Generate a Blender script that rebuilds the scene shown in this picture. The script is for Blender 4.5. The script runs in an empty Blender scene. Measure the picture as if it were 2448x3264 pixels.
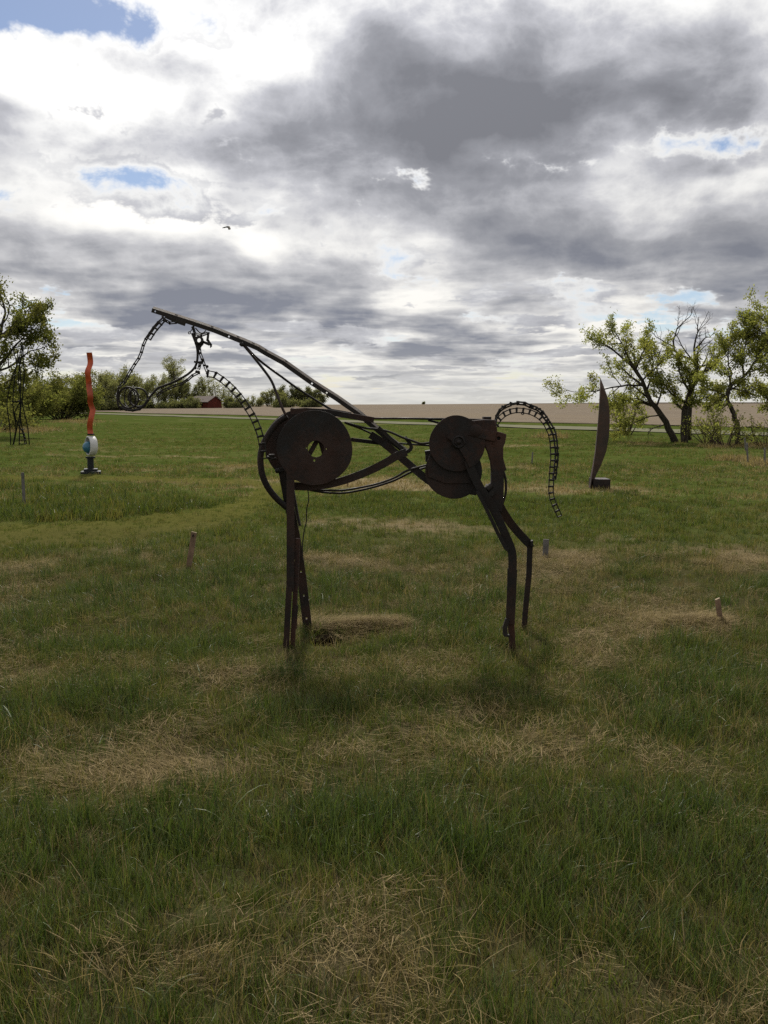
import bpy, bmesh, math, random
import numpy as np
from mathutils import Vector, Matrix

random.seed(11)
NPR = np.random.default_rng(7)
SC = bpy.context.scene
COL = SC.collection
R = math.radians

# ------------------------------------------------------------------ camera
CAM_H = 1.55
PITCH = R(6.92)
FPX = 2822.0                      # focal length in photograph pixels
cam_d = bpy.data.cameras.new('camera')
cam_d.sensor_fit = 'VERTICAL'
cam_d.sensor_height = 24.0
cam_d.lens = FPX / 3264.0 * 24.0
cam_d.clip_start = 0.05
cam_d.clip_end = 30000
cam = bpy.data.objects.new('camera', cam_d)
COL.objects.link(cam)
cam.location = (0, 0, CAM_H)
cam.rotation_euler = (math.pi / 2 - PITCH, 0, 0)
SC.camera = cam

CP, SP = math.cos(PITCH), math.sin(PITCH)


def ray(px, py):
    """world direction (y = 1 scale) through a photograph pixel (2448 x 3264)"""
    x = (px - 1224.0) / FPX
    y = -(py - 1632.0) / FPX
    return Vector((x, CP + y * SP, -SP + y * CP))


def at(px, py, Y):
    """point of the place that lies Y metres ahead on the sight line of a pixel"""
    d = ray(px, py)
    return Vector((0, 0, CAM_H)) + d * (Y / d.y)


def on_ground(px, py, z=0.0):
    d = ray(px, py)
    return Vector((0, 0, CAM_H)) + d * ((z - CAM_H) / d.z)


# ------------------------------------------------------------------ light
SUN_AZ, SUN_EL = R(-7), R(46)     # ahead, a little left, high behind the clouds
world = bpy.data.worlds.new('World')
SC.world = world
world.use_nodes = True
world.cycles.sampling_method = 'MANUAL'
world.cycles.sample_map_resolution = 512
WN, WL = world.node_tree.nodes, world.node_tree.links
WN.clear()


class NG:
    """tiny node writer"""
    def __init__(self, tree):
        self.t = tree; self.n = tree.nodes; self.l = tree.links

    def put(self, sock, v):
        if hasattr(v, 'is_output'):
            self.l.new(v, sock)
        else:
            sock.default_value = v

    def m(self, op, a, b=None, c=None, clamp=False):
        n = self.n.new('ShaderNodeMath'); n.operation = op; n.use_clamp = clamp
        self.put(n.inputs[0], a)
        if b is not None: self.put(n.inputs[1], b)
        if c is not None: self.put(n.inputs[2], c)
        return n.outputs[0]

    def v(self, op, a, b=None, s=None):
        n = self.n.new('ShaderNodeVectorMath'); n.operation = op
        self.put(n.inputs[0], a)
        if b is not None: self.put(n.inputs[1], b)
        if s is not None: self.put(n.inputs['Scale'], s)
        return n.outputs['Value'] if op in ('LENGTH', 'DOT_PRODUCT', 'DISTANCE') else n.outputs[0]

    def xyz(self, x, y, z):
        n = self.n.new('ShaderNodeCombineXYZ')
        self.put(n.inputs[0], x); self.put(n.inputs[1], y); self.put(n.inputs[2], z)
        return n.outputs[0]

    def sep(self, vec):
        n = self.n.new('ShaderNodeSeparateXYZ'); self.put(n.inputs[0], vec)
        return n.outputs

    def smooth(self, x, lo, hi, a=0.0, b=1.0):
        n = self.n.new('ShaderNodeMapRange'); n.interpolation_type = 'SMOOTHSTEP'
        self.put(n.inputs['Value'], x); self.put(n.inputs['From Min'], lo); self.put(n.inputs['From Max'], hi)
        self.put(n.inputs['To Min'], a); self.put(n.inputs['To Max'], b)
        return n.outputs[0]

    def lin(self, x, lo, hi, a=0.0, b=1.0):
        n = self.n.new('ShaderNodeMapRange'); n.clamp = True
        self.put(n.inputs['Value'], x); self.put(n.inputs['From Min'], lo); self.put(n.inputs['From Max'], hi)
        self.put(n.inputs['To Min'], a); self.put(n.inputs['To Max'], b)
        return n.outputs[0]

    def noise(self, vec, scale, detail=3.0, rough=0.5, lac=2.0, dist=0.0, out=0, dims='3D'):
        n = self.n.new('ShaderNodeTexNoise'); n.noise_dimensions = dims
        n.normalize = True
        if vec is not None: self.put(n.inputs['Vector'], vec)
        n.inputs['Scale'].default_value = scale; n.inputs['Detail'].default_value = detail
        n.inputs['Roughness'].default_value = rough; n.inputs['Lacunarity'].default_value = lac
        n.inputs['Distortion'].default_value = dist
        return n.outputs[out]

    def mix(self, f, a, b, mode='MIX'):
        n = self.n.new('ShaderNodeMix'); n.data_type = 'RGBA'; n.blend_type = mode
        self.put(n.inputs[0], f)
        self.put(n.inputs[6], a if hasattr(a, 'is_output') else (*a[:3], 1.0))
        self.put(n.inputs[7], b if hasattr(b, 'is_output') else (*b[:3], 1.0))
        return n.outputs[2]

    def ramp(self, f, stops):
        n = self.n.new('ShaderNodeValToRGB'); self.put(n.inputs[0], f)
        e = n.color_ramp.elements
        while len(e) < len(stops): e.new(0.5)
        for el, (p, c) in zip(e, stops):
            el.position = p; el.color = (*c[:3], 1.0)
        return n.outputs[0]


def build_sky():
    g = NG(world.node_tree)
    tc = g.n.new('ShaderNodeTexCoord')
    d = g.v('NORMALIZE', tc.outputs['Generated'])
    x, y, z = g.sep(d)
    zc = g.m('MAXIMUM', z, 0.0)
    el = g.m('ARCSINE', zc)
    az = g.m('ARCTAN2', x, y)
    # height of the line of sight at the cloud deck, earth curvature keeps the horizon finite
    zz = g.m('ADD', zc, 0.085)
    inv = g.m('DIVIDE', 1.0, zz)
    p = g.xyz(g.m('MULTIPLY', x, inv), g.m('MULTIPLY', y, inv), 0.0)

    # big cloud masses (+) and gaps (-): azimuth, elevation, half sizes in degrees, weight
    def blob(dx, dy, rx, ry, w):
        sx, sy = dx * 1.4756, dy * 1.4756
        r = ray(sx, sy); r.normalize()
        k = 1.4756 / FPX
        return math.atan2(r.x, r.y), math.asin(r.z), rx * k, ry * k, w
    BL = [blob(*b) for b in SKY_BLOBS]

    wob = g.noise(g.xyz(az, g.m('MULTIPLY', el, 1.5), 0.0), 7.0, 2.0, 0.55, out=1)
    wx, wy, _ = g.sep(g.v('SCALE', g.v('SUBTRACT', wob, (0.5, 0.5, 0.5)), s=1.0))
    azw = g.m('ADD', az, g.m('MULTIPLY', wx, 0.16))
    elw = g.m('MULTIPLY', wy, 0.07)

    def cover(elh):
        tot = None
        elh = g.m('ADD', elh, elw)
        for (a0, e0, ra, re, w) in BL:
            da = g.m('MULTIPLY', g.m('SUBTRACT', azw, a0), 1.0 / ra)
            de = g.m('MULTIPLY', g.m('SUBTRACT', elh, e0), 1.0 / re)
            q = g.m('ADD', g.m('MULTIPLY', da, da), g.m('MULTIPLY', de, de))
            gss = g.m('MULTIPLY', g.m('DIVIDE', 1.0, g.m('ADD', 1.0, g.m('MULTIPLY', q, q))), w)
            tot = gss if tot is None else g.m('ADD', tot, gss)
        return tot

    warp = g.noise(p, 0.9, 2.0, 0.5, out=1)
    warp = g.v('SCALE', g.v('SUBTRACT', warp, (0.5, 0.5, 0.5)), s=0.5)
    pw = g.v('ADD', p, warp)
    # billows: rounder detail of the cloud sides, not flattened by the view along the deck
    squash = g.m('ADD', 1.3, g.m('DIVIDE', 0.22, g.m('ADD', zc, 0.06)))
    ab = g.xyz(az, g.m('MULTIPLY', el, squash), 0.3)
    vo = g.n.new('ShaderNodeTexVoronoi'); vo.feature = 'F1'; vo.voronoi_dimensions = '2D'
    vo.normalize = True
    g.l.new(g.v('ADD', ab, g.v('SCALE', wob, s=0.06)), vo.inputs['Vector'])
    for k_, v_ in (('Scale', 13.0), ('Detail', 4.0), ('Roughness', 0.6), ('Lacunarity', 2.2)):
        vo.inputs[k_].default_value = v_
    puff = g.m('MULTIPLY', g.m('SUBTRACT', 0.34, vo.outputs['Distance']), 1.5)
    fine = g.m('MULTIPLY', g.m('SUBTRACT', g.noise(ab, 14.0, 6.0, 0.60, 2.1), 0.5), 0.6)
    low = g.smooth(el, 0.05, 0.20)
    lf = g.m('ADD', 0.85, g.m('MULTIPLY', low, 0.15))
    bil = g.m('MULTIPLY', g.m('ADD', puff, fine), lf)
    soft = g.m('MULTIPLY', g.m('SUBTRACT', g.noise(ab, 10.0, 2.0, 0.5, 2.1), 0.5), g.m('MULTIPLY', lf, 1.3))
    famp = g.m('SUBTRACT', 3.0, g.m('MULTIPLY', low, 1.4))

    # clear air
    skyn = g.n.new('ShaderNodeTexSky'); skyn.sky_type = 'NISHITA'; skyn.sun_disc = False
    skyn.sun_elevation = SUN_EL; skyn.sun_rotation = SUN_AZ
    skyn.altitude = 500; skyn.air_density = 1.0; skyn.dust_density = 0.6; skyn.ozone_density = 1.5
    col = g.mix(1.0, skyn.outputs[0], (0.80, 0.78, 0.80), 'MULTIPLY')

    # glow of the hidden sun through thin cloud
    sd = (math.sin(SUN_AZ) * math.cos(SUN_EL), math.cos(SUN_AZ) * math.cos(SUN_EL), math.sin(SUN_EL))
    cs = g.m('MAXIMUM', g.v('DOT_PRODUCT', d, sd), 0.0)
    glow = g.m('ADD', 0.76, g.m('MULTIPLY', g.m('POWER', cs, 5.0), 0.62))
    glow3 = g.xyz(glow, glow, glow)

    def field(h, detail, off):
        pk = g.v('ADD', g.v('SCALE', pw, s=h), off)
        f1 = g.noise(pk, 1.35, detail, 0.54, 2.1)
        return g.m('MULTIPLY', g.m('SUBTRACT', f1, 0.5), famp)

    # high pale sheet behind everything, open only in the gaps
    cov0 = cover(el)
    hs = g.m('ADD', g.m('ADD', field(0.8, 4.0, (3.1, 1.7, 2.0)), bil), g.m('ADD', g.m('MULTIPLY', cov0, 1.1), SKY_SHEET))
    ca = g.smooth(hs, -0.16, 0.24)
    sc = g.ramp(g.lin(hs, 0.0, 0.8), [(0.0, (0.90, 0.90, 0.89)), (0.28, (0.80, 0.80, 0.795)), (0.6, (0.55, 0.555, 0.585)), (1.0, (0.42, 0.425, 0.46))])
    sc = g.mix(1.0, sc, glow3, 'MULTIPLY'); sc = g.mix(1.0, sc, (10, 10, 10), 'MULTIPLY')
    col = g.mix(ca, col, sc)
    # the cumulus deck: what lies just above a point decides how much light comes through
    cov1 = cover(g.m('MULTIPLY', el, 1.20))
    f0 = field(1.0, 5.0, (0, 0, 0))
    d0 = g.m('ADD', g.m('ADD', f0, bil), g.m('ADD', cov0, SKY_COVER))
    d1 = g.m('ADD', g.m('ADD', field(0.83, 3.0, (0, 0, 0)), soft), g.m('ADD', cov1, SKY_COVER))
    alpha = g.smooth(d0, -0.07, 0.14)
    th = g.m('ADD', g.m('MULTIPLY', d0, 0.38), g.m('MULTIPLY', d1, 0.62))
    th = g.lin(th, -0.07, g.m('ADD', 0.46, g.m('MULTIPLY', low, 0.36)))
    c = g.ramp(th, [(0.0, (0.96, 0.95, 0.93)), (0.16, (0.84, 0.838, 0.83)), (0.42, (0.50, 0.505, 0.54)),
                    (0.70, (0.283, 0.289, 0.318)), (1.0, (0.188, 0.193, 0.216))])
    c = g.mix(g.smooth(el, 0.28, 0.06, 0.0, 0.55), c, g.mix(th, (1.0, 0.965, 0.88), (0.29, 0.315, 0.39)))
    c = g.mix(1.0, c, glow3, 'MULTIPLY'); c = g.mix(1.0, c, (10, 10, 10), 'MULTIPLY')
    col = g.mix(alpha, col, c)
    # air near the horizon: pale cream veil
    veil = g.m('POWER', g.lin(el, 0.0, 0.085, 0.95, 0.0), 2.0)
    col = g.mix(veil, col, (6.2, 6.1, 5.7))
    bg = g.n.new('ShaderNodeBackground'); g.l.new(col, bg.inputs[0]); bg.inputs[1].default_value = 0.1
    out = g.n.new('ShaderNodeOutputWorld'); g.l.new(bg.outputs[0], out.inputs[0])


# x, y, half width, half height on the photograph's display grid (1659 wide), weight
SKY_COVER = 0.0
SKY_SHEET = 0.26
SKY_BLOBS = [
    (790, 225, 330, 105, 0.50), (1180, 160, 290, 110, 0.44), (1400, 90, 190, 90, 0.30), (830, 40, 260, 70, 0.36), (1200, 30, 260, 70, 0.20),
    (1090, 450, 180, 75, 0.58), (1250, 530, 200, 45, 0.34), (1500, 465, 200, 55, 0.52), (1600, 575, 110, 45, 0.36),
    (250, 510, 290, 55, 0.36), (520, 650, 340, 50, 0.56), (230, 610, 200, 45, 0.20), (640, 570, 160, 45, 0.22),
    (1050, 735, 160, 25, 0.34), (150, 215, 280, 80, 0.15), (480, 180, 120, 60, 0.10),
    (110, 12, 250, 46, -0.78), (290, 382, 115, 32, -0.52), (1540, 315, 120, 26, -0.40), (560, 458, 60, 22, -0.36),
    (540, 30, 110, 60, -0.10), (450, 320, 150, 45, -0.12), (1130, 345, 170, 24, -0.07), (880, 590, 110, 70, -0.08), (60, 640, 120, 45, -0.2), (420, 575, 200, 14, -0.2), (1000, 640, 300, 30, -0.15),
]
build_sky()

sun_d = bpy.data.lights.new('sun', 'SUN')
sun_d.energy = 4.4; sun_d.angle = R(6); sun_d.color = (1.0, 0.95, 0.87)
sun = bpy.data.objects.new('sun', sun_d); COL.objects.link(sun)
sun.location = (0, 0, 60)
sun.rotation_euler = Vector((math.sin(SUN_AZ) * math.cos(SUN_EL), math.cos(SUN_AZ) * math.cos(SUN_EL), math.sin(SUN_EL))).to_track_quat('Z', 'Y').to_euler()

SC.view_settings.view_transform = 'Standard'
SC.view_settings.look = 'None'
SC.view_settings.exposure = 0.16
SC.view_settings.gamma = 1.0
SC.view_settings.use_curve_mapping = False
SC.render.engine = 'CYCLES'
SC.cycles.use_denoising = False
SC.cycles.max_bounces = 4
SC.cycles.diffuse_bounces = 2
SC.cycles.glossy_bounces = 2
SC.cycles.transparent_max_bounces = 4
SC.cycles.transmission_bounces = 2
SC.cycles.caustics_reflective = False
SC.cycles.caustics_refractive = False


# ------------------------------------------------------------------ small helpers
def hash2(ix, iy, seed):
    n = (ix.astype(np.int64) * 374761393 + iy.astype(np.int64) * 668265263 + seed * 1442695041) & 0xFFFFFFFF
    n = ((n ^ (n >> 13)) * 1274126177) & 0xFFFFFFFF
    n = (n ^ (n >> 16)) & 0xFFFFFFFF
    return n.astype(np.float64) / 4294967295.0


def vnoise(x, y, seed=0):
    x = np.asarray(x, float); y = np.asarray(y, float)
    ix, iy = np.floor(x), np.floor(y)
    fx, fy = x - ix, y - iy
    fx = fx * fx * (3 - 2 * fx); fy = fy * fy * (3 - 2 * fy)
    a = hash2(ix, iy, seed); b = hash2(ix + 1, iy, seed)
    c = hash2(ix, iy + 1, seed); d = hash2(ix + 1, iy + 1, seed)
    return (a * (1 - fx) + b * fx) * (1 - fy) + (c * (1 - fx) + d * fx) * fy


def fbm(x, y, seed=0, oct=4, gain=0.5):
    s = 0; a = 1; t = 0
    for k in range(oct):
        s = s + a * vnoise(np.asarray(x) * 2 ** k + 17.3 * k, np.asarray(y) * 2 ** k - 9.1 * k, seed + k)
        t += a; a *= gain
    return s / t


def sstep(a, b, x):
    t = np.clip((np.asarray(x, float) - a) / (b - a), 0, 1)
    return t * t * (3 - 2 * t)


BURROW = on_ground(1040, 2024)
STRAW_HEAPS = [(on_ground(1110, 2000), 0.30, 0.11, 0.055), (on_ground(1240, 1992), 0.22, 0.12, 0.035),
               (on_ground(2205, 1996), 0.22, 0.11, 0.045)]
ROAD_A = on_ground(340, 1320.5); ROAD_B = on_ground(2448, 1387.5)
ROAD_DIR = (ROAD_B - ROAD_A).normalized()
ROAD_N = Vector((-ROAD_DIR.y, ROAD_DIR.x, 0))
if ROAD_N.y < 0: ROAD_N = -ROAD_N


def road_off(x, y):
    """signed distance beyond the road's middle line"""
    return (np.asarray(x) - ROAD_A.x) * ROAD_N.x + (np.asarray(y) - ROAD_A.y) * ROAD_N.y


def gz(x, y):
    x = np.asarray(x, float); y = np.asarray(y, float)
    r = np.hypot(x, y)
    z = (fbm(x * 0.55, y * 0.55, 3, 3) - 0.5) * 0.09 * sstep(0.5, 3, r)
    z = z + (fbm(x * 2.4, y * 2.4, 5, 3) - 0.5) * 0.09 * (1 - sstep(20, 40, r))
    for c, ra, rb, h in STRAW_HEAPS:
        z = z + h * np.exp(-(((x - c.x) / ra) ** 2 + ((y - c.y) / rb) ** 2))
    z = z - 0.10 * np.exp(-((((x - BURROW.x) / 0.10) ** 2 + ((y - BURROW.y + 0.05) / 0.14) ** 2) ** 3))
    f = road_off(x, y)
    z = z - 0.25 * np.exp(-((f - 8) / 3.5) ** 2)                     # ditch beyond the road
    z = z + 1.30 * sstep(15, 190, f) * sstep(60, 200, r)             # the field climbs a little
    # low brown rise on the skyline at the right
    z = z + 3.4 * np.exp(-(((x - 470) / 330) ** 2 + ((y - 1250) / 260) ** 2))
    return z


def gzf(x, y):
    return float(gz(x, y))


def ground_at(px, py):
    p = on_ground(px, py)
    p.z = gzf(p.x, p.y)
    return p


class MB:
    def __init__(self):
        self.v = []; self.f = []; self.sm = []

    def add(self, vs, fs, smooth=False):
        b = len(self.v)
        self.v += [tuple(q) for q in vs]
        self.f += [tuple(i + b for i in f) for f in fs]
        self.sm += [smooth] * len(fs)

    def box(self, c, ax, ay, az):
        """c centre, ax ay az half-extent vectors"""
        c = Vector(c); ax, ay, az = Vector(ax), Vector(ay), Vector(az)
        vs = [c + sx * ax + sy * ay + sz * az for sz in (-1, 1) for sy in (-1, 1) for sx in (-1, 1)]
        self.add(vs, [(0, 2, 3, 1), (4, 5, 7, 6), (0, 1, 5, 4), (2, 6, 7, 3), (0, 4, 6, 2), (1, 3, 7, 5)])

    def abox(self, x0, x1, y0, y1, z0, z1):
        self.box(((x0 + x1) / 2, (y0 + y1) / 2, (z0 + z1) / 2), ((x1 - x0) / 2, 0, 0), (0, (y1 - y0) / 2, 0), (0, 0, (z1 - z0) / 2))

    def tube(self, pts, rad, n=8, closed=False, cap=True):
        pts = [Vector(p) for p in pts]
        m = len(pts)
        if not hasattr(rad, '__len__'): rad = [rad] * m
        up = None; vs = []
        for i, p in enumerate(pts):
            if closed: t = pts[(i + 1) % m] - pts[i - 1]
            else: t = pts[min(i + 1, m - 1)] - pts[max(i - 1, 0)]
            if t.length < 1e-9: t = Vector((0, 0, 1))
            t.normalize()
            if up is None:
                up = Vector((0, 1, 0)) if abs(t.y) < 0.9 else Vector((1, 0, 0))
            s = t.cross(up); s.normalize(); up = s.cross(t); up.normalize()
            for k in range(n):
                a = 2 * math.pi * k / n
                vs.append(p + (s * math.cos(a) + up * math.sin(a)) * rad[i])
        fs = []
        for i in range(m if closed else m - 1):
            j = (i + 1) % m
            for k in range(n):
                l = (k + 1) % n
                fs.append((i * n + k, i * n + l, j * n + l, j * n + k))
        if cap and not closed:
            fs.append(tuple(range(n - 1, -1, -1))); fs.append(tuple((m - 1) * n + k for k in range(n)))
        self.add(vs, fs, True)

    def sweep(self, pts, prof):
        """prof: closed polygon of (across, depth) offsets; across lies square to the path in the upright plane"""
        pts = [Vector(p) for p in pts]; m = len(pts); n = len(prof); vs = []
        for i, p in enumerate(pts):
            t = pts[min(i + 1, m - 1)] - pts[max(i - 1, 0)]
            t.y = 0
            t.normalize(); nn = Vector((-t.z, 0, t.x))
            if i not in (0, m - 1):        # keep the width through bends
                t0 = (pts[i] - pts[i - 1]); t0.y = 0; t0.normalize()
                k = 1.0 / max(0.6, t.dot(t0))
            else: k = 1.0
            for a, b in prof:
                vs.append(p + nn * a * k + Vector((0, b, 0)))
        fs = []
        for i in range(m - 1):
            for k in range(n):
                l = (k + 1) % n
                fs.append((i * n + k, (i + 1) * n + k, (i + 1) * n + l, i * n + l))
        fs.append(tuple(range(n))); fs.append(tuple((m - 1) * n + k for k in range(n - 1, -1, -1)))
        self.add(vs, fs)

    def bar(self, pts, w, d):
        """flat bar: w across (m), d deep (m)"""
        self.sweep(pts, [(-w / 2, -d / 2), (-w / 2, d / 2), (w / 2, d / 2), (w / 2, -d / 2)])

    def cyl(self, c, axis, r, h, n=16, r2=None):
        c = Vector(c); ax = Vector(axis).normalized()
        s = ax.orthogonal().normalized(); u = ax.cross(s)
        r2 = r if r2 is None else r2
        vs = []
        for k in range(n):
            a = 2 * math.pi * k / n
            o = s * math.cos(a) + u * math.sin(a)
            vs.append(c - ax * h / 2 + o * r); vs.append(c + ax * h / 2 + o * r2)
        fs = [(2 * k, 2 * ((k + 1) % n), 2 * ((k + 1) % n) + 1, 2 * k + 1) for k in range(n)]
        self.add(vs, fs, True)
        self.add([vs[2 * k] for k in range(n)], [tuple(range(n - 1, -1, -1))])
        self.add([vs[2 * k + 1] for k in range(n)], [tuple(range(n))])

    def ring(self, c, axis, R0, r, n=26, m=8, squash=1.0):
        c = Vector(c); ax = Vector(axis).normalized()
        s = ax.orthogonal().normalized(); u = ax.cross(s)
        self.tube([c + (s * math.cos(2 * math.pi * k / n) + u * math.sin(2 * math.pi * k / n)) * R0 for k in range(n)], r, m, closed=True)

    def lathe(self, c, axis, prof, n=32, hint=None):
        """prof: list of (radius, along-axis)"""
        c = Vector(c); ax = Vector(axis).normalized()
        s = ax.orthogonal().normalized(); u = ax.cross(s); m = len(prof)
        vs = [c + (s * math.cos(2 * math.pi * k / n) + u * math.sin(2 * math.pi * k / n)) * r + ax * h for k in range(n) for r, h in prof]
        fs = [(k * m + i, ((k + 1) % n) * m + i, ((k + 1) % n) * m + i + 1, k * m + i + 1) for k in range(n) for i in range(m - 1)]
        self.add(vs, fs, True)

    def build(self, name, mat, parent=None, bevel=0.0):
        off = Vector(ROOTS.get(parent.name, (0, 0, 0))) if parent is not None else Vector((0, 0, 0))
        me = bpy.data.meshes.new(name)
        me.from_pydata([(a - off.x, b - off.y, c - off.z) for a, b, c in self.v], [], self.f)
        me.polygons.foreach_set('use_smooth', self.sm)
        me.validate(); me.update()
        me.materials.append(mat)
        o = bpy.data.objects.new(name, me); COL.objects.link(o)
        if parent is not None:
            o.parent = parent; ROOTS[o.name] = tuple(off)
        if bevel > 0:
            bv = o.modifiers.new('bevel', 'BEVEL'); bv.width = bevel; bv.segments = 2; bv.limit_method = 'ANGLE'
        return o


ROOTS = {}


def root(name, loc, label, cat, group=None):
    o = bpy.data.objects.new(name, None); COL.objects.link(o)
    o.empty_display_size = 0.1
    o.location = loc; ROOTS[o.name] = tuple(loc)
    o['label'] = label; o['category'] = cat
    if group: o['group'] = group
    return o


def tag(o, label, cat, group=None):
    o['label'] = label; o['category'] = cat
    if group: o['group'] = group
    return o


def kind(o, k):
    o['kind'] = k
    return o


def smooth_path(pts, n=6):
    """Catmull-Rom through the points"""
    pts = [Vector(p) for p in pts]; out = []
    for i in range(len(pts) - 1):
        p0 = pts[max(i - 1, 0)]; p1 = pts[i]; p2 = pts[i + 1]; p3 = pts[min(i + 2, len(pts) - 1)]
        for k in range(n):
            t = k / n
            out.append(0.5 * ((2 * p1) + (p2 - p0) * t + (2 * p0 - 5 * p1 + 4 * p2 - p3) * t * t + (3 * p1 - p0 - 3 * p2 + p3) * t ** 3))
    out.append(pts[-1])
    return out


def along(pts, step):
    """points every `step` metres along a polyline, with tangents"""
    out = []; acc = 0.0; nxt = 0.0
    for a, b in zip(pts[:-1], pts[1:]):
        L = (b - a).length
        if L < 1e-9: continue
        while nxt <= acc + L + 1e-9:
            out.append((a + (b - a) * ((nxt - acc) / L), (b - a).normalized())); nxt += step
        acc += L
    return out


def plate(outlines, Y, thick, name, mat, parent, bevel=0.0, dish=0.0, centre=None):
    """upright plate cut from an outline in the plane at distance Y; later outlines are holes"""
    cu = bpy.data.curves.new(name, 'CURVE'); cu.dimensions = '2D'; cu.fill_mode = 'BOTH'
    cu.extrude = thick / 2 - bevel; cu.bevel_depth = bevel; cu.bevel_resolution = 1
    off = Vector(ROOTS[parent.name])
    for ol in outlines:
        sp = cu.splines.new('POLY'); sp.points.add(len(ol) - 1); sp.use_cyclic_u = True
        for q, p in zip(sp.points, ol):
            q.co = (p.x, p.z, 0, 1)
    tmp = bpy.data.objects.new('tmp', cu)
    me = bpy.data.meshes.new_from_object(tmp)
    bpy.data.objects.remove(tmp); bpy.data.curves.remove(cu)
    co = np.empty(len(me.vertices) * 3); me.vertices.foreach_get('co', co); co = co.reshape(-1, 3)
    new = np.stack([co[:, 0], Y - co[:, 2], co[:, 1]], 1)
    if dish and centre is not None:
        rr = np.hypot(new[:, 0] - centre.x, new[:, 2] - centre.z)
        new[:, 1] -= dish * (1 - (rr / rr.max()) ** 2)
    new -= np.array(off)
    me.vertices.foreach_set('co', new.ravel()); me.update()
    me.materials.clear(); me.materials.append(mat)
    o = bpy.data.objects.new(name, me); COL.objects.link(o)
    o.parent = parent; ROOTS[o.name] = tuple(off)
    return o


def circ(c, r, n=40, rz=None, wob=0.0, seed=0):
    rz = r if rz is None else rz
    rng = random.Random(seed)
    ph = [rng.uniform(0, 6.28) for _ in range(4)]
    out = []
    for k in range(n):
        a = 2 * math.pi * k / n
        q = 1 + wob * sum(math.sin((j + 2) * a + ph[j]) for j in range(4)) / 2
        out.append(Vector((c.x + r * q * math.cos(a), 0, c.z + rz * q * math.sin(a))))
    return out


# ------------------------------------------------------------------ materials
def mat(name, fn):
    m = bpy.data.materials.new(name); m.use_nodes = True
    m.node_tree.nodes.clear()
    g = NG(m.node_tree)
    out = g.n.new('ShaderNodeOutputMaterial')
    fn(g, out)
    return m


def principled(g, out, col, rough=0.8, spec=0.3, metal=0.0, bump=None, bstr=0.3, bdist=0.01):
    p = g.n.new('ShaderNodeBsdfPrincipled')
    g.put(p.inputs['Base Color'], col if hasattr(col, 'is_output') else (*col, 1))
    g.put(p.inputs['Roughness'], rough); g.put(p.inputs['Metallic'], metal)
    p.inputs['Specular IOR Level'].default_value = spec
    if bump is not None:
        b = g.n.new('ShaderNodeBump'); b.inputs['Strength'].default_value = bstr; b.inputs['Distance'].default_value = bdist
        g.l.new(bump, b.inputs['Height']); g.l.new(b.outputs[0], p.inputs['Normal'])
    g.l.new(p.outputs[0], out.inputs[0])
    return p


def obco(g):
    return g.n.new('ShaderNodeTexCoord').outputs['Object']


def rust(name, dark, mid, red, amount, scale=9.0):
    def fn(g, out):
        co = obco(g)
        n1 = g.noise(co, scale, 6, 0.62); n2 = g.noise(co, scale * 6, 4, 0.6); n3 = g.noise(co, scale * 0.35, 3, 0.5)
        c = g.mix(g.smooth(n1, 0.38, 0.66), dark, mid)
        c = g.mix(g.m('MULTIPLY', g.smooth(g.m('ADD', g.m('MULTIPLY', n3, 0.7), g.m('MULTIPLY', n2, 0.3)), 0.42, 0.62), amount), c, red)
        c = g.mix(g.smooth(n2, 0.62, 0.78, 0.0, 0.5), c, (0.012, 0.01, 0.009))
        principled(g, out, c, g.lin(n1, 0.3, 0.7, 0.55, 0.9), 0.35, 0.0, g.m('ADD', n2, g.m('MULTIPLY', n1, 0.6)), 0.55, 0.004)
    return mat(name, fn)


M_RUST = rust('rusty_iron', (0.0055, 0.0044, 0.0037), (0.0125, 0.0082, 0.006), (0.044, 0.0175, 0.0095), 0.55)
M_RUST_RED = rust('red_rust', (0.008, 0.0055, 0.0044), (0.019, 0.0098, 0.0066), (0.062, 0.022, 0.011), 0.65)
M_IRON = rust('dark_iron', (0.008, 0.0067, 0.0057), (0.0165, 0.013, 0.010), (0.038, 0.022, 0.0135), 0.3, 14)
M_BEAM = rust('skylit_beam_steel', (0.13, 0.115, 0.10), (0.24, 0.21, 0.185), (0.20, 0.14, 0.10), 0.35, 16)  # sky light on the top flange is put into this paler steel


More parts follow.
